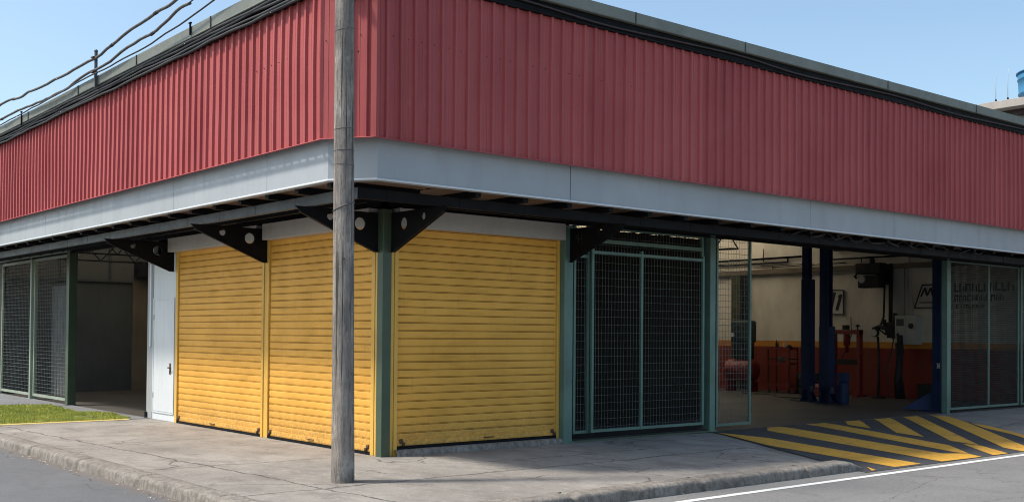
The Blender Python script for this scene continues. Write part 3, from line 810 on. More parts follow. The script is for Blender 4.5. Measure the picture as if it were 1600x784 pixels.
# --- inside: roof trusses, wall beam, conduits
def lattice(p0, p1, h, n, r=.022):
    g = MB(); p0, p1 = Vector(p0), Vector(p1); up = Vector((0,0,h))
    g.tube([p0,p1], r, 6); g.tube([p0+up,p1+up], r, 6)
    for i in range(n):
        a = p0.lerp(p1, i/n); b = p0.lerp(p1, (i+.5)/n); c = p0.lerp(p1, (i+1)/n)
        g.tube([a, b+up], r*.7, 5); g.tube([b+up, c], r*.7, 5)
    return g
build(lattice((10.6,2.5,3.5),(10.6,17.7,3.9),.42,24), 'roof_truss', M['black'], B)
build(lattice((14.3,.2,4.35),(14.3,17.7,4.35),.42,24), 'roof_truss', M['black'], B)
build(lattice((17.4,.2,4.5),(17.4,17.7,4.5),.42,24), 'roof_truss', M['black'], B)
build(lattice((5.2,2.6,4.2),(5.2,17.7,4.2),.42,24), 'roof_truss', M['black'], B)
build(lattice((.4,17.2,3.5),(19,17.2,3.5),.5,20), 'roof_truss', M['black'], B)
build(lattice((.3,14.4,3.5),(10,14.4,3.5),.4,14), 'roof_truss', M['black'], B)
g = MB(); g.box(19.17,19.298,.3,17.6,3.52,3.66); build(g, 'wall_ledge', M['ply'], B)
g = MB()
g.tube([(19.22,11.0,3.98),(19.22,7.0,4.0)], .035, 6); g.tube([(19.24,11,3.84),(19.24,7.55,3.86),(19.24,7.5,3.86),(19.24,7.5,4.0)], .025, 6)
g.tube([(19.25,9.0,3.72),(19.25,5.5,3.75)], .012, 5); g.tube([(19.25,8.5,3.78),(19.25,6.6,3.78)], .010, 5)
g.tube([(19.2,6.2,3.86),(19.2,3.6,3.86)], .028, 6); g.tube([(19.22,5.0,3.88),(19.22,5.0,3.68)], .014, 5)
g.tube([(19.22,5.9,4.12),(19.22,4.6,4.10)], .03, 6); g.tube([(19.22,5.9,4.12),(19.22,5.9,4.3)], .02, 6)
g.tube([(19.25,8.4,4.3),(19.25,8.4,3.9)], .014, 5); g.tube([(19.25,8.05,3.78),(19.25,8.05,3.6)], .016, 5)
build(g, 'conduit', M['black'], B, True, label='black conduits along the top of the wall')
g = MB()
g.tube([(19.25,3.55,4.3),(19.25,3.55,3.0),(19.25,3.47,2.6),(19.25,3.47,2.25)], .032, 8); g.tube([(19.25,3.66,3.7),(19.25,3.66,2.25)], .018, 6)
g.box(19.24,19.298,3.70,4.02,2.1,3.62)
build(g, 'conduit', M['cab'], B, label='pale vertical conduits above the cabinet')
g = MB(); g.box(19.10,19.298,9.17,9.50,.001,3.5); build(g, 'steel_column', M['olive'], B)
g = MB(); g.box(19.16,19.298,8.95,9.12,.001,3.5); build(g, 'steel_column', M['dkmach'], B)
# messy wires under the soffit by the open bay
g = MB()
for k in range(5):
    pts = []
    for i in range(40):
        x = 7.4 + i*.17 + .1*math.sin(i*1.9+k)
        pts.append((x, -.85 - .1*k + .05*math.sin(i*2.3+k*2), 3.40 + .055*math.sin(i*1.7+k*1.3)))
    g.tube(pts, .008, 5)
build(g, 'soffit_wiring', M['rubber'], B, True)
# framing lines and panel on the back wall of the left bay
g = MB(); g.box(.2,8.0,LY-.26,LY-.201,2.97,3.03); g.box(1.4,1.48,LY-.26,LY-.201,3.03,4.2); g.box(2.7,2.76,LY-.26,LY-.201,3.03,4.2); g.box(4.35,4.41,LY-.26,LY-.201,.0,4.2)
build(g, 'wall_frame', M['dkwall'], B)

# ------------------------------------------------------------------ things inside the workshop
# vehicle lifts
def lift_column(root, x, y, w, d, yaw=1, carriage=None, zc=(.3,2.0), gusset=True):
    """slim open C-section column, half width w along X, half depth d along Y"""
    g = MB()
    g.box(x-w,x-w+.012,y-d,y+d,.02,4.25); g.box(x+w-.012,x+w,y-d,y+d,.02,4.25)
    yb = y+d-.012 if yaw > 0 else y-d
    g.box(x-w+.0121,x+w-.0121,yb,yb+.012,.02,4.25)
    for s_ in (-1,1):
        g.box(x+s_*(w-.032)-.019,x+s_*(w-.032)+.019,y-d*yaw-.006,y-d*yaw+.006,.02,4.25)
    c = build(g, 'lift_column', M['blue'], root)
    g = MB(); g.box(x-.3,x+.3,y-.28,y+.28,.001,.022); build(g, 'base_plate', M['blue'], c)
    if gusset:
        for s_ in (-1,1):
            g = MB(); g.prism([(x+s_*w*.9,y-d,.022),(x+s_*w*.9,y-d-.18,.022),(x+s_*w*.9,y-d,.34)],(.012,0,0)); build(g, 'gusset', M['blue'], c)
            g = MB(); g.prism([(x+s_*w,y,.022),(x+s_*(w+.18),y,.022),(x+s_*w,y,.34)],(0,.012,0)); build(g, 'gusset', M['blue'], c)
    if carriage:
        m_ = carriage; g = MB()
        g.box(x-w-m_,x-w-.002,y-d-m_,y+d*.9,*zc); g.box(x+w+.002,x+w+m_,y-d-m_,y+d*.9,*zc); g.box(x-w-m_,x+w+m_,y-d-m_-.02,y-d-m_-.001,*zc)
        cg = build(g, 'carriage', M['blue'], c)
        g = MB(); yy = y-d-m_-.02
        g.prism([(x-.1,yy,.30),(x-.75,yy-.45,.28),(x-.70,yy-.54,.28),(x+.02,yy-.05,.30)],(0,0,.09)); build(g, 'lift_arm', M['blue'], cg)
        g = MB(); g.lathe((x-.71,yy-.48,.375),[(.06,0),(.06,.05)],12); build(g, 'arm_pad', M['rubber'], cg)
    return c
LG = 'vehicle lifts in the workshop'
L1 = thing('vehicle_lift', 'dark blue two-post vehicle lift, its right post beside the far right gate', 'vehicle lift', (15.3,2.0,0), LG)
lift_column(L1, 15.45, 3.60, .115, .115, 1, .03, (.3,1.9)); lift_column(L1, 15.0, .36, .11, .10, -1, gusset=False)
g = MB(); g.prism([(14.98,.46,.03),(14.5,1.0,.03),(14.98,.46,.46)],(.02,.0,0)); build(g, 'gusset', M['blue'], L1)
g = MB(); g.tube([(14.89,.30,1.02),(14.85,.30,1.02)],.03,8); g.tube([(14.86,.27,1.08),(14.86,.33,.96)],.012,6); g.tube([(14.86,.33,1.08),(14.86,.27,.96)],.012,6); build(g, 'release_knob', M['cab'], L1)
L2 = thing('vehicle_lift', 'slimmer dark blue lift post with a wide carriage, left of the other lift', 'vehicle lift', (15.7,4.34,0), LG)
lift_column(L2, 15.7, 4.34, .085, .09, 1, .045, (.3,3.1))
# lift arm hydraulics: small power unit at the foot
g = MB(); g.lathe((15.2,2.95,.02),[(.14,0),(.15,.05),(.15,.5),(.12,.56)],16); g.box(15.08,15.3,2.83,3.05,.58,.78)
tag(build(g, 'pump_unit', M['blue'], base=(15.2,2.95,0)), 'small blue pump unit standing at the foot of the lift', 'pump')

# hydraulic press: red H-frame
Pq = thing('workshop_press', 'dark red H-frame workshop press standing against the dado', 'press', (18.6,5.06,0))
g = MB()
for yy in (4.66,5.46): g.box(18.52,18.68,yy-.05,yy+.05,.06,1.83)
g.box(18.50,18.70,4.61,5.51,1.72,1.84); g.box(18.36,18.84,4.58,4.74,0,.06); g.box(18.36,18.84,5.38,5.54,0,.06)
build(g, 'frame', M['redmach'], Pq, bevel=.006)
g = MB(); g.box(18.48,18.515,4.68,5.44,.88,1.02); g.box(18.685,18.72,4.68,5.44,.88,1.02); build(g, 'press_bed', M['dkmach'], Pq)
g = MB(); g.lathe((18.6,5.06,1.2),[(.05,0),(.05,.2),(.09,.21),(.09,.52)],14); build(g, 'ram', M['redmach'], Pq, True)
g = MB(); g.box(18.53,18.67,5.02,5.16,1.845,1.97); build(g, 'gauge', M['dkmach'], Pq); 
g = MB(); g.tube([(18.6,4.72,1.84),(18.6,4.72,1.92)],.02,8); g.lathe((18.6,4.72,1.92),[(.05,0),(.06,.03),(.04,.06)],10); build(g, 'pump_knob', M['dkmach'], Pq)

# tool trolley
T = thing('tool_trolley', 'dark red tubular tool trolley under the orange wall line', 'trolley', (18.6,7.2,0))
g = MB()
for yy in (6.85,7.58):
    for xx in (18.42,18.82): g.tube([(xx,yy,.10),(xx,yy,1.30)],.018,6)
for z in (.98,1.29):
    g.tube([(18.42,6.85,z),(18.42,7.58,z),(18.82,7.58,z),(18.82,6.85,z),(18.42,6.85,z)],.016,6)
build(g, 'frame', M['dkmach'], T)
for z in (.2,.82,1.25):
    g = MB(); g.box(18.40,18.84,6.83,7.60,z,z+.02); g.box(18.40,18.415,6.83,7.60,z+.0205,z+.07); g.box(18.825,18.84,6.83,7.60,z+.0205,z+.07); build(g, 'tray', M['redmach'], T)
for yy in (6.87,7.56):
    for xx in (18.44,18.80):
        g = MB(); g.lathe((xx,yy-.015,.05),[(.05,0),(.05,.03)],14,1); build(g, 'castor', M['rubber'], T)
def bottle(x, y, z, r, h, mat, label, name='bottle', cat='bottle'):
    g = MB(); g.lathe((x,y,z),[(r*.92,0),(r,.01),(r,h*.6),(r*.4,h*.78),(r*.35,h),(.0005,h)],14)
    tag(build(g, name, mat, None, True, base=(x,y,z)), label, cat, 'bottles on the tool trolley')
bottle(18.6,7.42,1.275,.035,.26,M['dkmach'],'tallest dark bottle at the left end of the trolley top')
bottle(18.55,7.32,1.275,.03,.22,M['gmach'],'dark green bottle second from the left on the trolley top')
bottle(18.62,7.16,1.275,.022,.27,M['board'],'pale slim spray bottle in the middle of the trolley top')
g = MB(); g.lathe((18.6,6.98,1.272),[(.07,0),(.085,.04),(.07,.11),(.03,.13)],14); tag(build(g,'oil_can',M['dkmach'],None,True,base=(18.6,6.98,1.272)),'squat black oil can at the right end of the trolley top','oil can')
g = MB(); g.lathe((18.62,7.25,.84),[(.09,0),(.10,.2),(.07,.22)],14); tag(build(g,'paint_tin',M['ply'],None,True,base=(18.62,7.25,.84)),'brown tin standing on the middle tray of the trolley','tin')

# compressor
K = thing('air_compressor', 'green motor unit on a red tank behind the half drawn gate', 'compressor', (18.3,8.4,0))
g = MB()
g.box(18.1,18.5,8.01,8.09,0,.3)
build(g, 'foot', M['redmach'], K)
g = MB(); g.box(18.1,18.5,8.80,8.88,0,.3); build(g, 'foot', M['redmach'], K)
g = MB(); g.lathe((18.3,8.0,.62),[(.12,-.08),(.30,0),(.33,.06),(.33,.86),(.30,.92),(.12,1.0)],22,1); build(g, 'tank', M['redmach'], K, True)
g = MB(); g.box(18.15,18.5,8.05,8.78,1.45,2.10); build(g, 'motor_housing', M['gmach'], K, bevel=.06)
g = MB(); g.box(18.15,18.5,8.15,8.7,.96,1.44); build(g, 'pump_block', M['dkmach'], K, bevel=.02)
g = MB(); g.box(18.09,18.148,8.60,8.72,1.62,1.74); build(g, 'switch', M['white'], K)

# tyre inflator / grinder on a stand
S = thing('inflator_stand', 'slim black stand with a round pale gauge on top', 'gauge stand', (18.6,3.95,0))
g = MB(); g.lathe((18.6,4.08,0),[(.2,0),(.2,.03),(.05,.06)],16); g.tube([(18.6,4.08,.04),(18.6,4.06,.9),(18.6,4.10,1.66)],.035,8); build(g, 'stand', M['dkmach'], S, True)
g = MB(); g.tube([(18.6,4.25,1.86),(18.6,4.05,1.93),(18.6,3.78,1.84),(18.6,3.62,1.62)],.055,8); build(g, 'head', M['dkmach'], S, True)
g = MB(); g.lathe((18.46,4.14,1.76),[(.10,0),(.115,.02),(.115,.10)],20,0); build(g, 'gauge', M['dkmach'], S)
g = MB(); g.lathe((18.452,4.14,1.76),[(.095,0),(.095,.005)],20,0); build(g, 'dial', M['board'], S)
g = MB(); g.tube([(18.6,3.62,1.62),(18.58,3.7,1.2),(18.56,3.85,.8),(18.58,3.72,.3),(18.6,3.8,.05)],.02,6); build(g, 'hose', M['rubber'], S, True)
g = MB()
g.tube([(18.9,3.6,1.7),(18.88,3.55,1.3),(18.9,3.62,.7),(18.86,3.5,.02)],.05,8); g.tube([(18.95,3.72,1.75),(18.9,3.66,1.2),(18.93,3.74,.5)],.035,8)
g.tube([(18.8,3.60,.0),(18.82,3.66,.5),(18.80,3.58,1.0),(18.84,3.64,1.5)],.085,10)
tag(build(g,'hanging_overalls',M['dkmach'],None,True,base=(18.85,3.6,0)),'dark upright bundle standing between gauge stand and red dado','bundle')

# extractor / hose unit on the wall
U = thing('wall_fan_unit', 'dark box-shaped unit high on the cream wall with pipes running down', 'wall unit', (19.1,4.5,3.0))
g = MB(); g.box(18.75,19.15,4.15,4.92,3.38,3.68); build(g, 'housing', M['dkmach'], U, bevel=.03)
g = MB(); g.box(18.8,19.15,4.2,4.86,3.0,3.34); build(g, 'lower_housing', M['dkmach'], U, bevel=.03)
g = MB(); g.lathe((18.76,4.72,3.24),[(.10,0),(.11,.02),(.11,.04)],18,0); build(g, 'gauge', M['cab'], U)
g = MB(); g.tube([(18.9,4.95,3.38),(18.9,5.02,3.33),(18.9,4.95,3.28)],.04,8); build(g, 'spout', M['dkmach'], U, True)
g = MB(); g.lathe((18.95,4.5,3.68),[(.07,0),(.08,.1),(.04,.14)],12); build(g, 'motor_cap', M['dkmach'], U)
g = MB(); g.box(19.16,19.298,4.2,4.5,3.1,3.6); build(g, 'wall_bracket', M['dkmach'], U)
g = MB(); g.tube([(19.1,4.02,3.66),(19.1,4.02,1.75)],.055,8); g.tube([(19.1,4.2,3.2),(19.08,4.22,2.2),(19.05,4.34,1.85),(19.0,4.1,1.72)],.028,8); build(g, 'down_pipe', M['dkmach'], U, True)
g = MB(); g.tube([(19.05,4.2,2.1),(19.0,4.05,1.75),(19.05,3.9,1.9),(19.05,3.85,2.3)],.06,8); g.box(18.98,19.2,3.83,4.06,1.62,2.05); build(g, 'valve_block', M['dkmach'], U)
# electrical cabinet
E_ = thing('electrical_cabinet', 'pale grey electrical cabinet on the wall below the conduits', 'cabinet', (19.15,3.5,1.45))
g = MB(); g.box(19.0,19.298,3.2,3.84,1.45,2.24); build(g, 'cabinet_body', M['cab'], E_, bevel=.01)
g = MB(); g.box(18.985,18.999,3.52,3.82,1.48,2.2); build(g, 'cabinet_door', M['cab'], E_)
g = MB(); g.box(18.978,18.984,3.56,3.78,1.95,2.14); build(g, 'label_plate', M['dkwall'], E_)
g = MB(); g.lathe((18.96,3.36,1.95),[(.06,0),(.075,.02),(.075,.045)],16,0); build(g, 'isolator_knob', M['dkmach'], E_)

# clutter along the dado
def tyre(x, y, z, r, w, label):
    g = MB(); g.lathe((x,y,z),[(r*.58,0),(r*.9,0),(r,w*.25),(r,w*.75),(r*.9,w),(r*.58,w),(r*.55,w*.5)],28)
    tag(build(g,'tyre',M['rubber'],None,True,base=(x,y,z)), label, 'tyre', 'tyres stacked by the dado')
tyre(18.55,6.2,.002,.32,.2,'bottom tyre of the dark stack between trolley and press')
tyre(18.57,6.22,.206,.31,.19,'middle tyre of the dark stack between trolley and press')
tyre(18.53,6.19,.40,.32,.2,'top tyre of the dark stack between trolley and press')
bx_ = thing('tool_box', 'small dark red tool box on the floor in front of the press', 'tool box', (17.9,5.4,0))
g = MB(); g.box(17.75,18.05,5.1,5.7,.0,.26); build(g,'box_body',M['redmach'],bx_,bevel=.01)
g = MB(); g.prism([(17.75,5.1,.262),(18.05,5.1,.262),(18.0,5.1,.34),(17.8,5.1,.34)],(0,.6,0)); build(g,'lid',M['redmach'],bx_)
g = MB(); g.tube([(17.9,5.25,.34),(17.9,5.25,.40),(17.9,5.55,.40),(17.9,5.55,.34)],.012,6); build(g,'handle',M['dkmach'],bx_)
g = MB(); g.lathe((18.7,6.62,0),[(.15,0),(.155,.03),(.15,.30),(.155,.32),(.15,.58),(.06,.60),(.05,.63)],18)
tag(build(g,'oil_drum',M['dkmach'],None,True,base=(18.7,6.62,0)),'slim black oil drum right of the tool trolley','oil drum')
g = MB(); g.tube([(17.6,7.9,.02),(17.2,7.5,.02),(17.3,6.9,.02),(17.0,6.2,.02),(16.5,5.9,.02),(16.3,5.2,.02),(16.6,4.7,.02)],.018,6)
tag(build(g,'floor_hose',M['rubber'],None,True,base=(17,6.5,0)),'black air hose snaking over the workshop floor','hose')
g = MB(); g.tube([(19.24,5.35,2.2),(19.2,5.3,1.7),(19.22,5.5,1.25),(19.15,5.62,1.0)],.016,6); g2 = g
tag(build(g,'air_hose',M['rubber'],None,True,base=(19.2,5.45,1.0)),'thin black hose hanging on the wall behind the press','hose')
g = MB(); g.box(18.7,18.95,2.4,3.0,.0,.42); tag(build(g,'storage_crate',M['dkmach'],base=(18.8,2.7,0),bevel=.02),'low black crate on the floor right of the dark bundle','crate')

# wall boards with dark lettering strokes
def board(name, label, quad, strokes):
    """quad: (y,z) corners on the wall X=19.29; strokes: list of (y0,z0,y1,z1,width)"""
    yc = sum(q[0] for q in quad)/4; zc = min(q[1] for q in quad)
    o = thing(name, label, 'sign', (19.27,yc,zc), 'boards on the cream wall')
    g = MB(); g.prism([(19.26,y,z) for y,z in quad], (.03,0,0)); b = build(g, 'board', M['board'], o)
    g = MB()
    for i in range(len(quad)):
        (y0,z0),(y1,z1) = quad[i], quad[(i+1)%len(quad)]
        g.tube([(19.256,y0,z0),(19.256,y1,z1)],.018,6)
    build(g, 'frame', M['ink'], o)
    g = MB()
    for k, (y0,z0,y1,z1,w) in enumerate(strokes):
        dv = Vector((y1-y0, z1-z0)).normalized(); nv = Vector((-dv.y, dv.x))*w/2
        g.prism([(19.2560-.0006*k,y0+nv.x,z0+nv.y),(19.2560-.0006*k,y1+nv.x,z1+nv.y),(19.2560-.0006*k,y1-nv.x,z1-nv.y),(19.2560-.0006*k,y0-nv.x,z0-nv.y)],(.003,0,0))
    build(g, 'lettering', M['ink'], o)
board('wall_sign', 'white upright board with slanted black strokes behind the lift post', [(6.15,2.30),(5.60,2.28),(5.60,2.97),(6.15,2.99)],
      [(6.02,2.46,5.90,2.92,.11),(5.82,2.40,5.68,2.86,.10),(5.78,2.80,5.64,2.80,.06)])
board('wall_sign', 'leaning parallelogram sign with black italic lettering above the cabinet', [(3.40,2.44),(2.55,2.44),(2.42,3.05),(3.18,3.05)],
      [(3.22,2.74,3.10,2.97,.05),(3.10,2.97,3.04,2.76,.06),(3.04,2.76,2.93,2.97,.05),(2.93,2.97,2.88,2.76,.05),(2.84,2.92,2.82,2.78,.05),(2.82,2.78,2.72,2.78,.05),(2.72,2.78,2.67,2.93,.05),(3.26,2.58,2.72,2.58,.03)])
# painted lettering on the wall behind the far right gate
rr = random.Random(3)
for row, (zz, h, y0, y1) in enumerate(((2.84,.22,2.3,.75),(2.60,.16,2.3,1.0),(2.42,.09,2.25,1.5))):
    yy = y0; g = MB()
    while yy > y1:
        w = h*rr.uniform(.5,.8); kind_ = rr.randint(0,3); X0 = 19.2955
        g.box(X0,19.2985,yy-w*.34,yy,zz,zz+h)
        if kind_ in (0,2): g.box(X0,19.2985,yy-w,yy-w*.34-.001,zz+h*.72,zz+h)
        if kind_ in (1,2): g.box(X0,19.2985,yy-w,yy-w*.34-.001,zz,zz+h*.24)
        if kind_ in (0,3): g.box(X0,19.2985,yy-w,yy-w*.72,zz,zz+h*.715)
        yy -= w + h*.10
    build(g, 'wall_lettering', M['ink'], B)

# left bay things
g = MB(); g.box(3.36,3.86,17.72,17.78,.0,3.05); tag(build(g,'plywood_panel',M['ply'],base=(3.6,17.75,0)),'tall brown board leaning on the rear wall of the left bay','panel')
g = MB(); g.box(3.40,3.76,17.45,17.79,3.14,3.55); g.box(3.45,3.71,17.43,17.449,3.2,3.49); tag(build(g,'speaker_box',M['dkmach'],base=(3.58,17.6,3.14)),'small black box mounted high on the rear wall of the left bay','box')
rows = []
for i in range(60):
    y = 13.6 + i*.024; rows.append([(.36+.035*math.sin(i*1.3)+.02*math.sin(i*.7), y, .1),(.36+.03*math.sin(i*1.3+.3), y, 2.7)])
g = MB(); g.grid(rows); tag(build(g,'strip_curtain',M['curtain'],None,True,base=(.36,14.3,.1)),'grey hanging strip curtain behind the left mesh gate','curtain')

# ------------------------------------------------------------------ wooden pole
P = thing('utility_pole', 'round weathered grey wooden pole standing on the pavement corner', 'utility pole', (-1.71,-1.83,0))
rows = []
for i in range(81):
    z = -.02 + i*.12; t = z/9.6; r = .128 - .023*min(1,t*1.5) - .008*t
    lean = Vector((-1.71 - .056*t, -1.83 + .047*t))
    row = []
    for k in range(49):
        a = 2*math.pi*k/48
        rr = r*(1 + .035*noise.noise(Vector((math.cos(a)*1.6, math.sin(a)*1.6, z*.35))) + .018*noise.noise(Vector((math.cos(a)*9, math.sin(a)*9, z*.5))))
        row.append((lean.x + rr*math.cos(a), lean.y + rr*math.sin(a), z + (.006*noise.noise(Vector((k*.6,0,0))) if i == 0 else 0)))
    rows.append(row)
g = MB(); g.grid(rows); g.add(rows[-1][:-1], [tuple(range(48))]); build(g, 'pole_shaft', M['pole'], P, True)
def ring(z, tilt, r=.122, rad=.006):
    g = MB(); g.tube([(-1.71-.0058*z+r*math.cos(a*.2618), -1.83+.0049*z+r*math.sin(a*.2618), z+tilt*math.cos(a*.2618+.6)) for a in range(25)], rad, 6, False)
    build(g, 'wire_tie', M['oldcable'], P, True)
ring(3.04,.05,.115,.009); ring(3.66,.004,.1115,.005); ring(3.9,.01,.1105,.005); ring(3.5,-.006,.112,.004); ring(5.0,.02,.105,.004); ring(5.55,.03,.103,.005)
g = MB()
for (z, a) in ((2.45,-2.2),(3.3,-1.2),(4.3,-2.6),(4.75,-1.0),(5.3,-1.5),(1.2,-1.4)):
    x_, y_ = -1.71+.13*math.cos(a), -1.83+.13*math.sin(a); g.tube([(x_,y_,z),(x_-.02,y_-.03,z+.01)],.007,6)
build(g, 'nail', M['rust'], P)
g = MB()
for s in (-1,1):
    g.tube([(-1.71+s*.10,-1.9,5.62),(-1.71+s*.16,-1.95,5.66),(-1.71+s*.19,-1.93,5.75),(-1.71+s*.15,-1.9,5.84)],.005,5)
build(g, 'loose_wire', M['oldcable'], P, True)

# ------------------------------------------------------------------ cables over the left eaves
def wavy(pts, amp, n=8, seed=0, tail=None):
    pts = [Vector(p) for p in pts]; out = []
    for i in range(len(pts)-1):
        p0 = pts[max(i-1,0)]; p1 = pts[i]; p2 = pts[i+1]; p3 = pts[min(i+2,len(pts)-1)]
        for k in range(n):
            t = k/n
            q = .5*((2*p1)+(p2-p0)*t+(2*p0-5*p1+4*p2-p3)*t*t+(3*p1-p0-3*p2+p3)*t**3)
            q.z += amp*noise.noise(Vector((q.y*.8, seed, 0))) + amp*.45*noise.noise(Vector((q.y*2.0, seed, 3)))
            q.x += amp*.6*noise.noise(Vector((q.y*.9, seed, 7)))
            out.append(q)
    out.append(pts[-1]); return out
def cable(pts, r, amp, seed, label, mat='oldcable', knots=()):
    o = thing('overhead_cable', label, 'cable', pts[0], 'cables along the eaves')
    w = wavy(pts, amp, 10, seed)
    g = MB(); g.tube(w, r, 8); build(g, 'cable_run', M[mat], o, True)
    for k in knots:
        i = int(k*(len(w)-2)); a, b = w[i], w[i+1]; d = (b-a).normalized()
        g = MB(); g.tube([a-d*.04, a-d*.03, a+d*.06, a+d*.07], r*1.2, 8); build(g, 'clamp', M['rubber'], o, True)
    return o
cable([(-1.70,22,6.75),(-1.70,16,6.40),(-1.70,11.75,6.30),(-1.70,9.75,6.23),(-1.70,6.32,6.26),(-1.70,4.1,6.40),(-1.70,2.94,6.44),(-1.70,1.2,6.62),(-1.70,-.2,6.9)], .023, .06, 1.3, 'upper thick grey cable sagging past the top of the short post', knots=(.3,.55,.68))
cable([(-1.70,22,6.4),(-1.70,16,6.08),(-1.70,11.73,6.01),(-1.70,8.61,5.95),(-1.70,6.31,6.02),(-1.70,3.89,6.16),(-1.70,2.44,6.28)], .022, .06, 4.1, 'lower thick grey cable ending in a cut stub', knots=(.35,.5,.86))
cable([(-1.72,2.46,6.275),(-1.72,1.8,6.36),(-1.72,.6,6.6),(-1.72,-.3,6.85)], .010, .01, 2.2, 'short thin wire leading on from the stub of the lower cable', 'rubber')
cable([(-1.73,12.5,5.86),(-1.73,8.5,5.90),(-1.73,6.54,5.94),(-1.73,3.76,5.97),(-1.73,1.35,6.16),(-1.73,-.3,6.45)], .012, .02, 6.2, 'thin black wire running just above the gutter lip', 'rubber')
for k, (o, dz, r, lab) in enumerate(((1.605,.010,.022,'uppermost black cable clipped under the left gutter'),(1.595,-.035,.02,'second black cable from the top under the left gutter'),(1.59,-.08,.018,'third black cable from the top under the left gutter'),(1.585,-.125,.02,'lowest black cable clipped under the left gutter'))):
    pts = [(-o, yy, RT + eave_dz((-1.5,yy)) + dz + .09) for yy in (17.8,14,11,8.5,6,4,2,.6,-.6)]
    cable(pts, r, .028, 10+k*3.3, lab, 'rubber')
for k, (o, dz, r, lab) in enumerate(((1.59,.045,.014,'slack dark cable under the right gutter'),)):
    pts = [(xx, -o, RT + .006*max(0,xx) + dz + .03*math.sin(i*2.1)) for i, xx in enumerate((-.6,1,2.5,4,5.5,7,8.6,10,12,14,16,19))]
    cable(pts, r, .02, 20, lab, 'trim')
Q = thing('cable_post', 'short dark steel post on the left gutter carrying both thick cables', 'post', (-1.665,6.35,5.74))
g = MB(); g.box(-1.685,-1.642,6.325,6.375,5.74,6.34); g.lathe((-1.664,6.35,6.34),[(.028,0),(.036,.02),(.02,.045)],10); build(g, 'post_shaft', M['beam'], Q, bevel=.004)
for z in (5.985, 6.235):
    g = MB(); g.box(-1.735,-1.640,6.30,6.40,z,z+.022); build(g, 'cable_saddle', M['rust'], Q)
for (yy, z0_, h, lab) in ((10.6,5.70,.26,'small dark stay on the gutter left of the short post'),(2.55,5.86,.16,'small dark stay on the gutter near the wooden pole')):
    g = MB(); g.box(-1.66,-1.64,yy-.014,yy+.014,z0_,z0_+h); g.box(-1.665,-1.637,yy-.03,yy+.03,z0_+h,z0_+h+.02)
    tag(build(g,'cable_stay',M['black'],base=(-1.65,yy,z0_)), lab, 'stay', 'stays on the left gutter')

# ------------------------------------------------------------------ neighbours
F = thing('flat_roofed_house', 'concrete house with an overhanging flat roof behind the right end of the workshop', 'house', (30,2,0))
g = MB(); g.box(26.9,36,-8,4.2,-.1,8.85); build(g, 'wall', M['farwall'], F)
g = MB(); g.box(26,37,-9,5.05,8.92,9.17); build(g, 'roof_slab', M['slab'], F, bevel=.01)
g = MB(); g.box(26.5,36.5,-8.5,4.6,8.78,8.918); build(g, 'roof_beam', M['trim'], F)
for yy in (-6,-3,0,2.6):
    g = MB(); g.box(26.86,26.899,yy-.6,yy+.6,6.4,7.9); w_ = build(g, 'window', M['dkmach'], F)
    g = MB(); g.box(26.82,26.858,yy-.7,yy+.7,6.28,6.38); build(g, 'sill', M['slab'], w_)
T_ = thing('water_tank', 'round blue plastic water tank on the flat concrete roof', 'water tank', (27.6,3.35,9.175))
g = MB(); r0 = 1.12
g.lathe((27.6,3.35,9.175),[(r0*.93,0),(r0*.94,.28),(r0*.965,.30),(r0*.965,.34),(r0*.95,.36),(r0*.965,.74),(r0*.985,.76),(r0*.985,.80),(r0*.97,.82),(r0*.99,.96)],40); build(g,'tank_body',M['tank'],T_,True)
g = MB(); g.lathe((27.6,3.35,10.137),[(r0*1.02,0),(r0*1.02,.035),(r0*.9,.07),(r0*.4,.16),(.15,.19)],40); build(g,'lid',M['tank'],T_,True)
for (x_, y_, h, lab) in ((26.3,4.64,.98,'left thin bare antenna rod on the flat roof edge'),(26.3,4.25,1.04,'right thin antenna rod with a dark foot, nearest the blue tank')):
    o = thing('antenna', lab, 'antenna', (x_,y_,9.175), 'antenna rods on the flat roof')
    g = MB(); g.tube([(x_,y_,9.175),(x_,y_+.005,9.7),(x_-.02,y_-.03,9.175+h)], .012, 6, True, .006); build(g,'rod',M['cab'],o,True)
    g = MB(); g.lathe((x_,y_,9.175),[(.035,0),(.03,.1),(.012,.13)],8); build(g,'foot',M['black'],o)
H = thing('neighbouring_shed', 'pale low building seen past the far left end of the workshop', 'building', (0,26,0))
g = MB(); g.box(-.2,9,23.5,32,-.1,2.55); build(g,'wall',M['upwall'],H)
g = MB(); g.box(-.2,9,23.5,32,2.552,3.1); build(g,'fascia',M['dkwall'],H)
g = MB(); g.prism([(-.5,23.2,3.1),(-.5,32.3,3.1),(-.5,27.8,4.9)],(10,0,0)); build(g,'roof',M['beam'],H)
g = MB(); g.box(.6,2.4,23.47,23.498,.8,2.0); w_ = build(g,'window',M['dkmach'],H)
g = MB(); g.box(.5,2.5,23.42,23.468,.72,.80); build(g,'sill',M['slab'],w_)

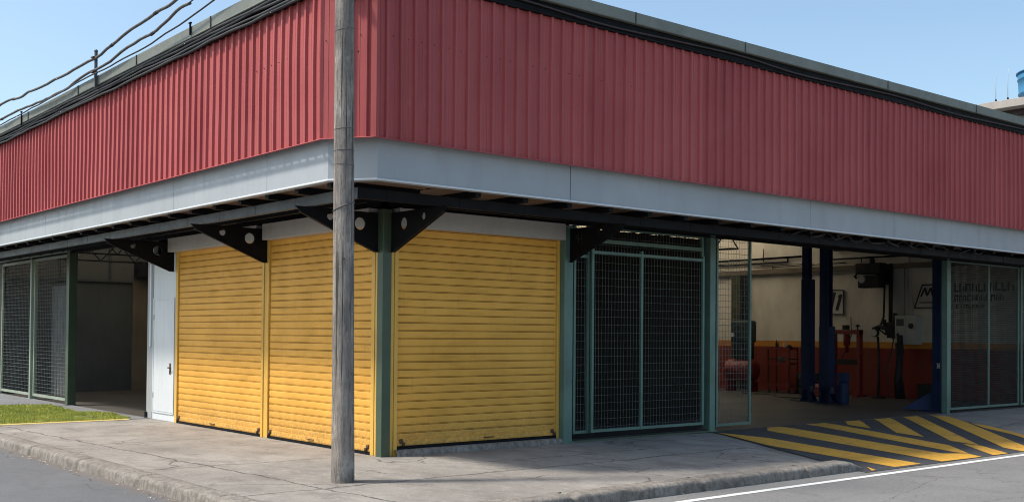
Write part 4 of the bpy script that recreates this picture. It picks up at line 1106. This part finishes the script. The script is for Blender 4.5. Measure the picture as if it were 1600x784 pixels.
# ------------------------------------------------------------------ camera
cam = bpy.data.cameras.new('camera'); co = bpy.data.objects.new('camera', cam); COL.objects.link(co); sc.camera = co
f_px, cy, pit, rol, yaw = 1713.0, 490.3, .01804, .00842, .87423
sp_, cp, sr, cr2 = math.sin(pit), math.cos(pit), math.sin(rol), math.cos(rol)
BX = Matrix(((math.sin(yaw), math.cos(yaw), 0), (-math.cos(yaw), math.sin(yaw), 0), (0,0,1)))
right = BX @ Vector((cr2, -sp_*sr, cp*sr)); fwd = BX @ Vector((0, cp, sp_)); up = BX @ Vector((-sr, -sp_*cr2, cp*cr2))
mw = Matrix((right, up, -fwd)).transposed().to_4x4(); mw.translation = (-8.0783, -12.3315, 1.65)
co.matrix_world = mw
cam.sensor_width = 36; cam.lens = f_px/1600*36; cam.shift_y = (cy-392)/1600; cam.clip_start = .1; cam.clip_end = 2000

# ------------------------------------------------------------------ daylight
SUN_EL = R(55.4); sd = Vector((-.86, .51, 0)).normalized()
to_sun = Vector((sd.x*math.cos(SUN_EL), sd.y*math.cos(SUN_EL), math.sin(SUN_EL)))
sun = bpy.data.lights.new('sun', 'SUN'); sun.energy = 3.5; sun.angle = R(6); sun.color = (1, .945, .86)
so = bpy.data.objects.new('sun', sun); COL.objects.link(so); so.location = to_sun*60
so.rotation_euler = (-to_sun).to_track_quat('-Z', 'Y').to_euler()
w = bpy.data.worlds.new('World'); sc.world = w; w.use_nodes = True; nt = w.node_tree
sky = nt.nodes.new('ShaderNodeTexSky'); sky.sky_type = 'NISHITA'; sky.sun_disc = False
sky.sun_elevation = SUN_EL; sky.sun_rotation = math.atan2(sd.x, sd.y)
sky.air_density = 1.0; sky.dust_density = 2.2; sky.ozone_density = .3; sky.altitude = 50
bg = nt.nodes['Background']; bg.inputs['Strength'].default_value = .15
nt.links.new(mix(nt, 1.0, sky.outputs[0], (1.03, 1.11, 1.10), 'MULTIPLY'), bg.inputs['Color'])
sc.view_settings.view_transform = 'Standard'; sc.view_settings.look = 'None'
sc.view_settings.gamma = 1; sc.view_settings.use_curve_mapping = False
sc.view_settings.exposure = .38
sc.cycles.filter_width = 1.05
sc.render.engine = 'CYCLES'; sc.cycles.max_bounces = 10; sc.cycles.diffuse_bounces = 6
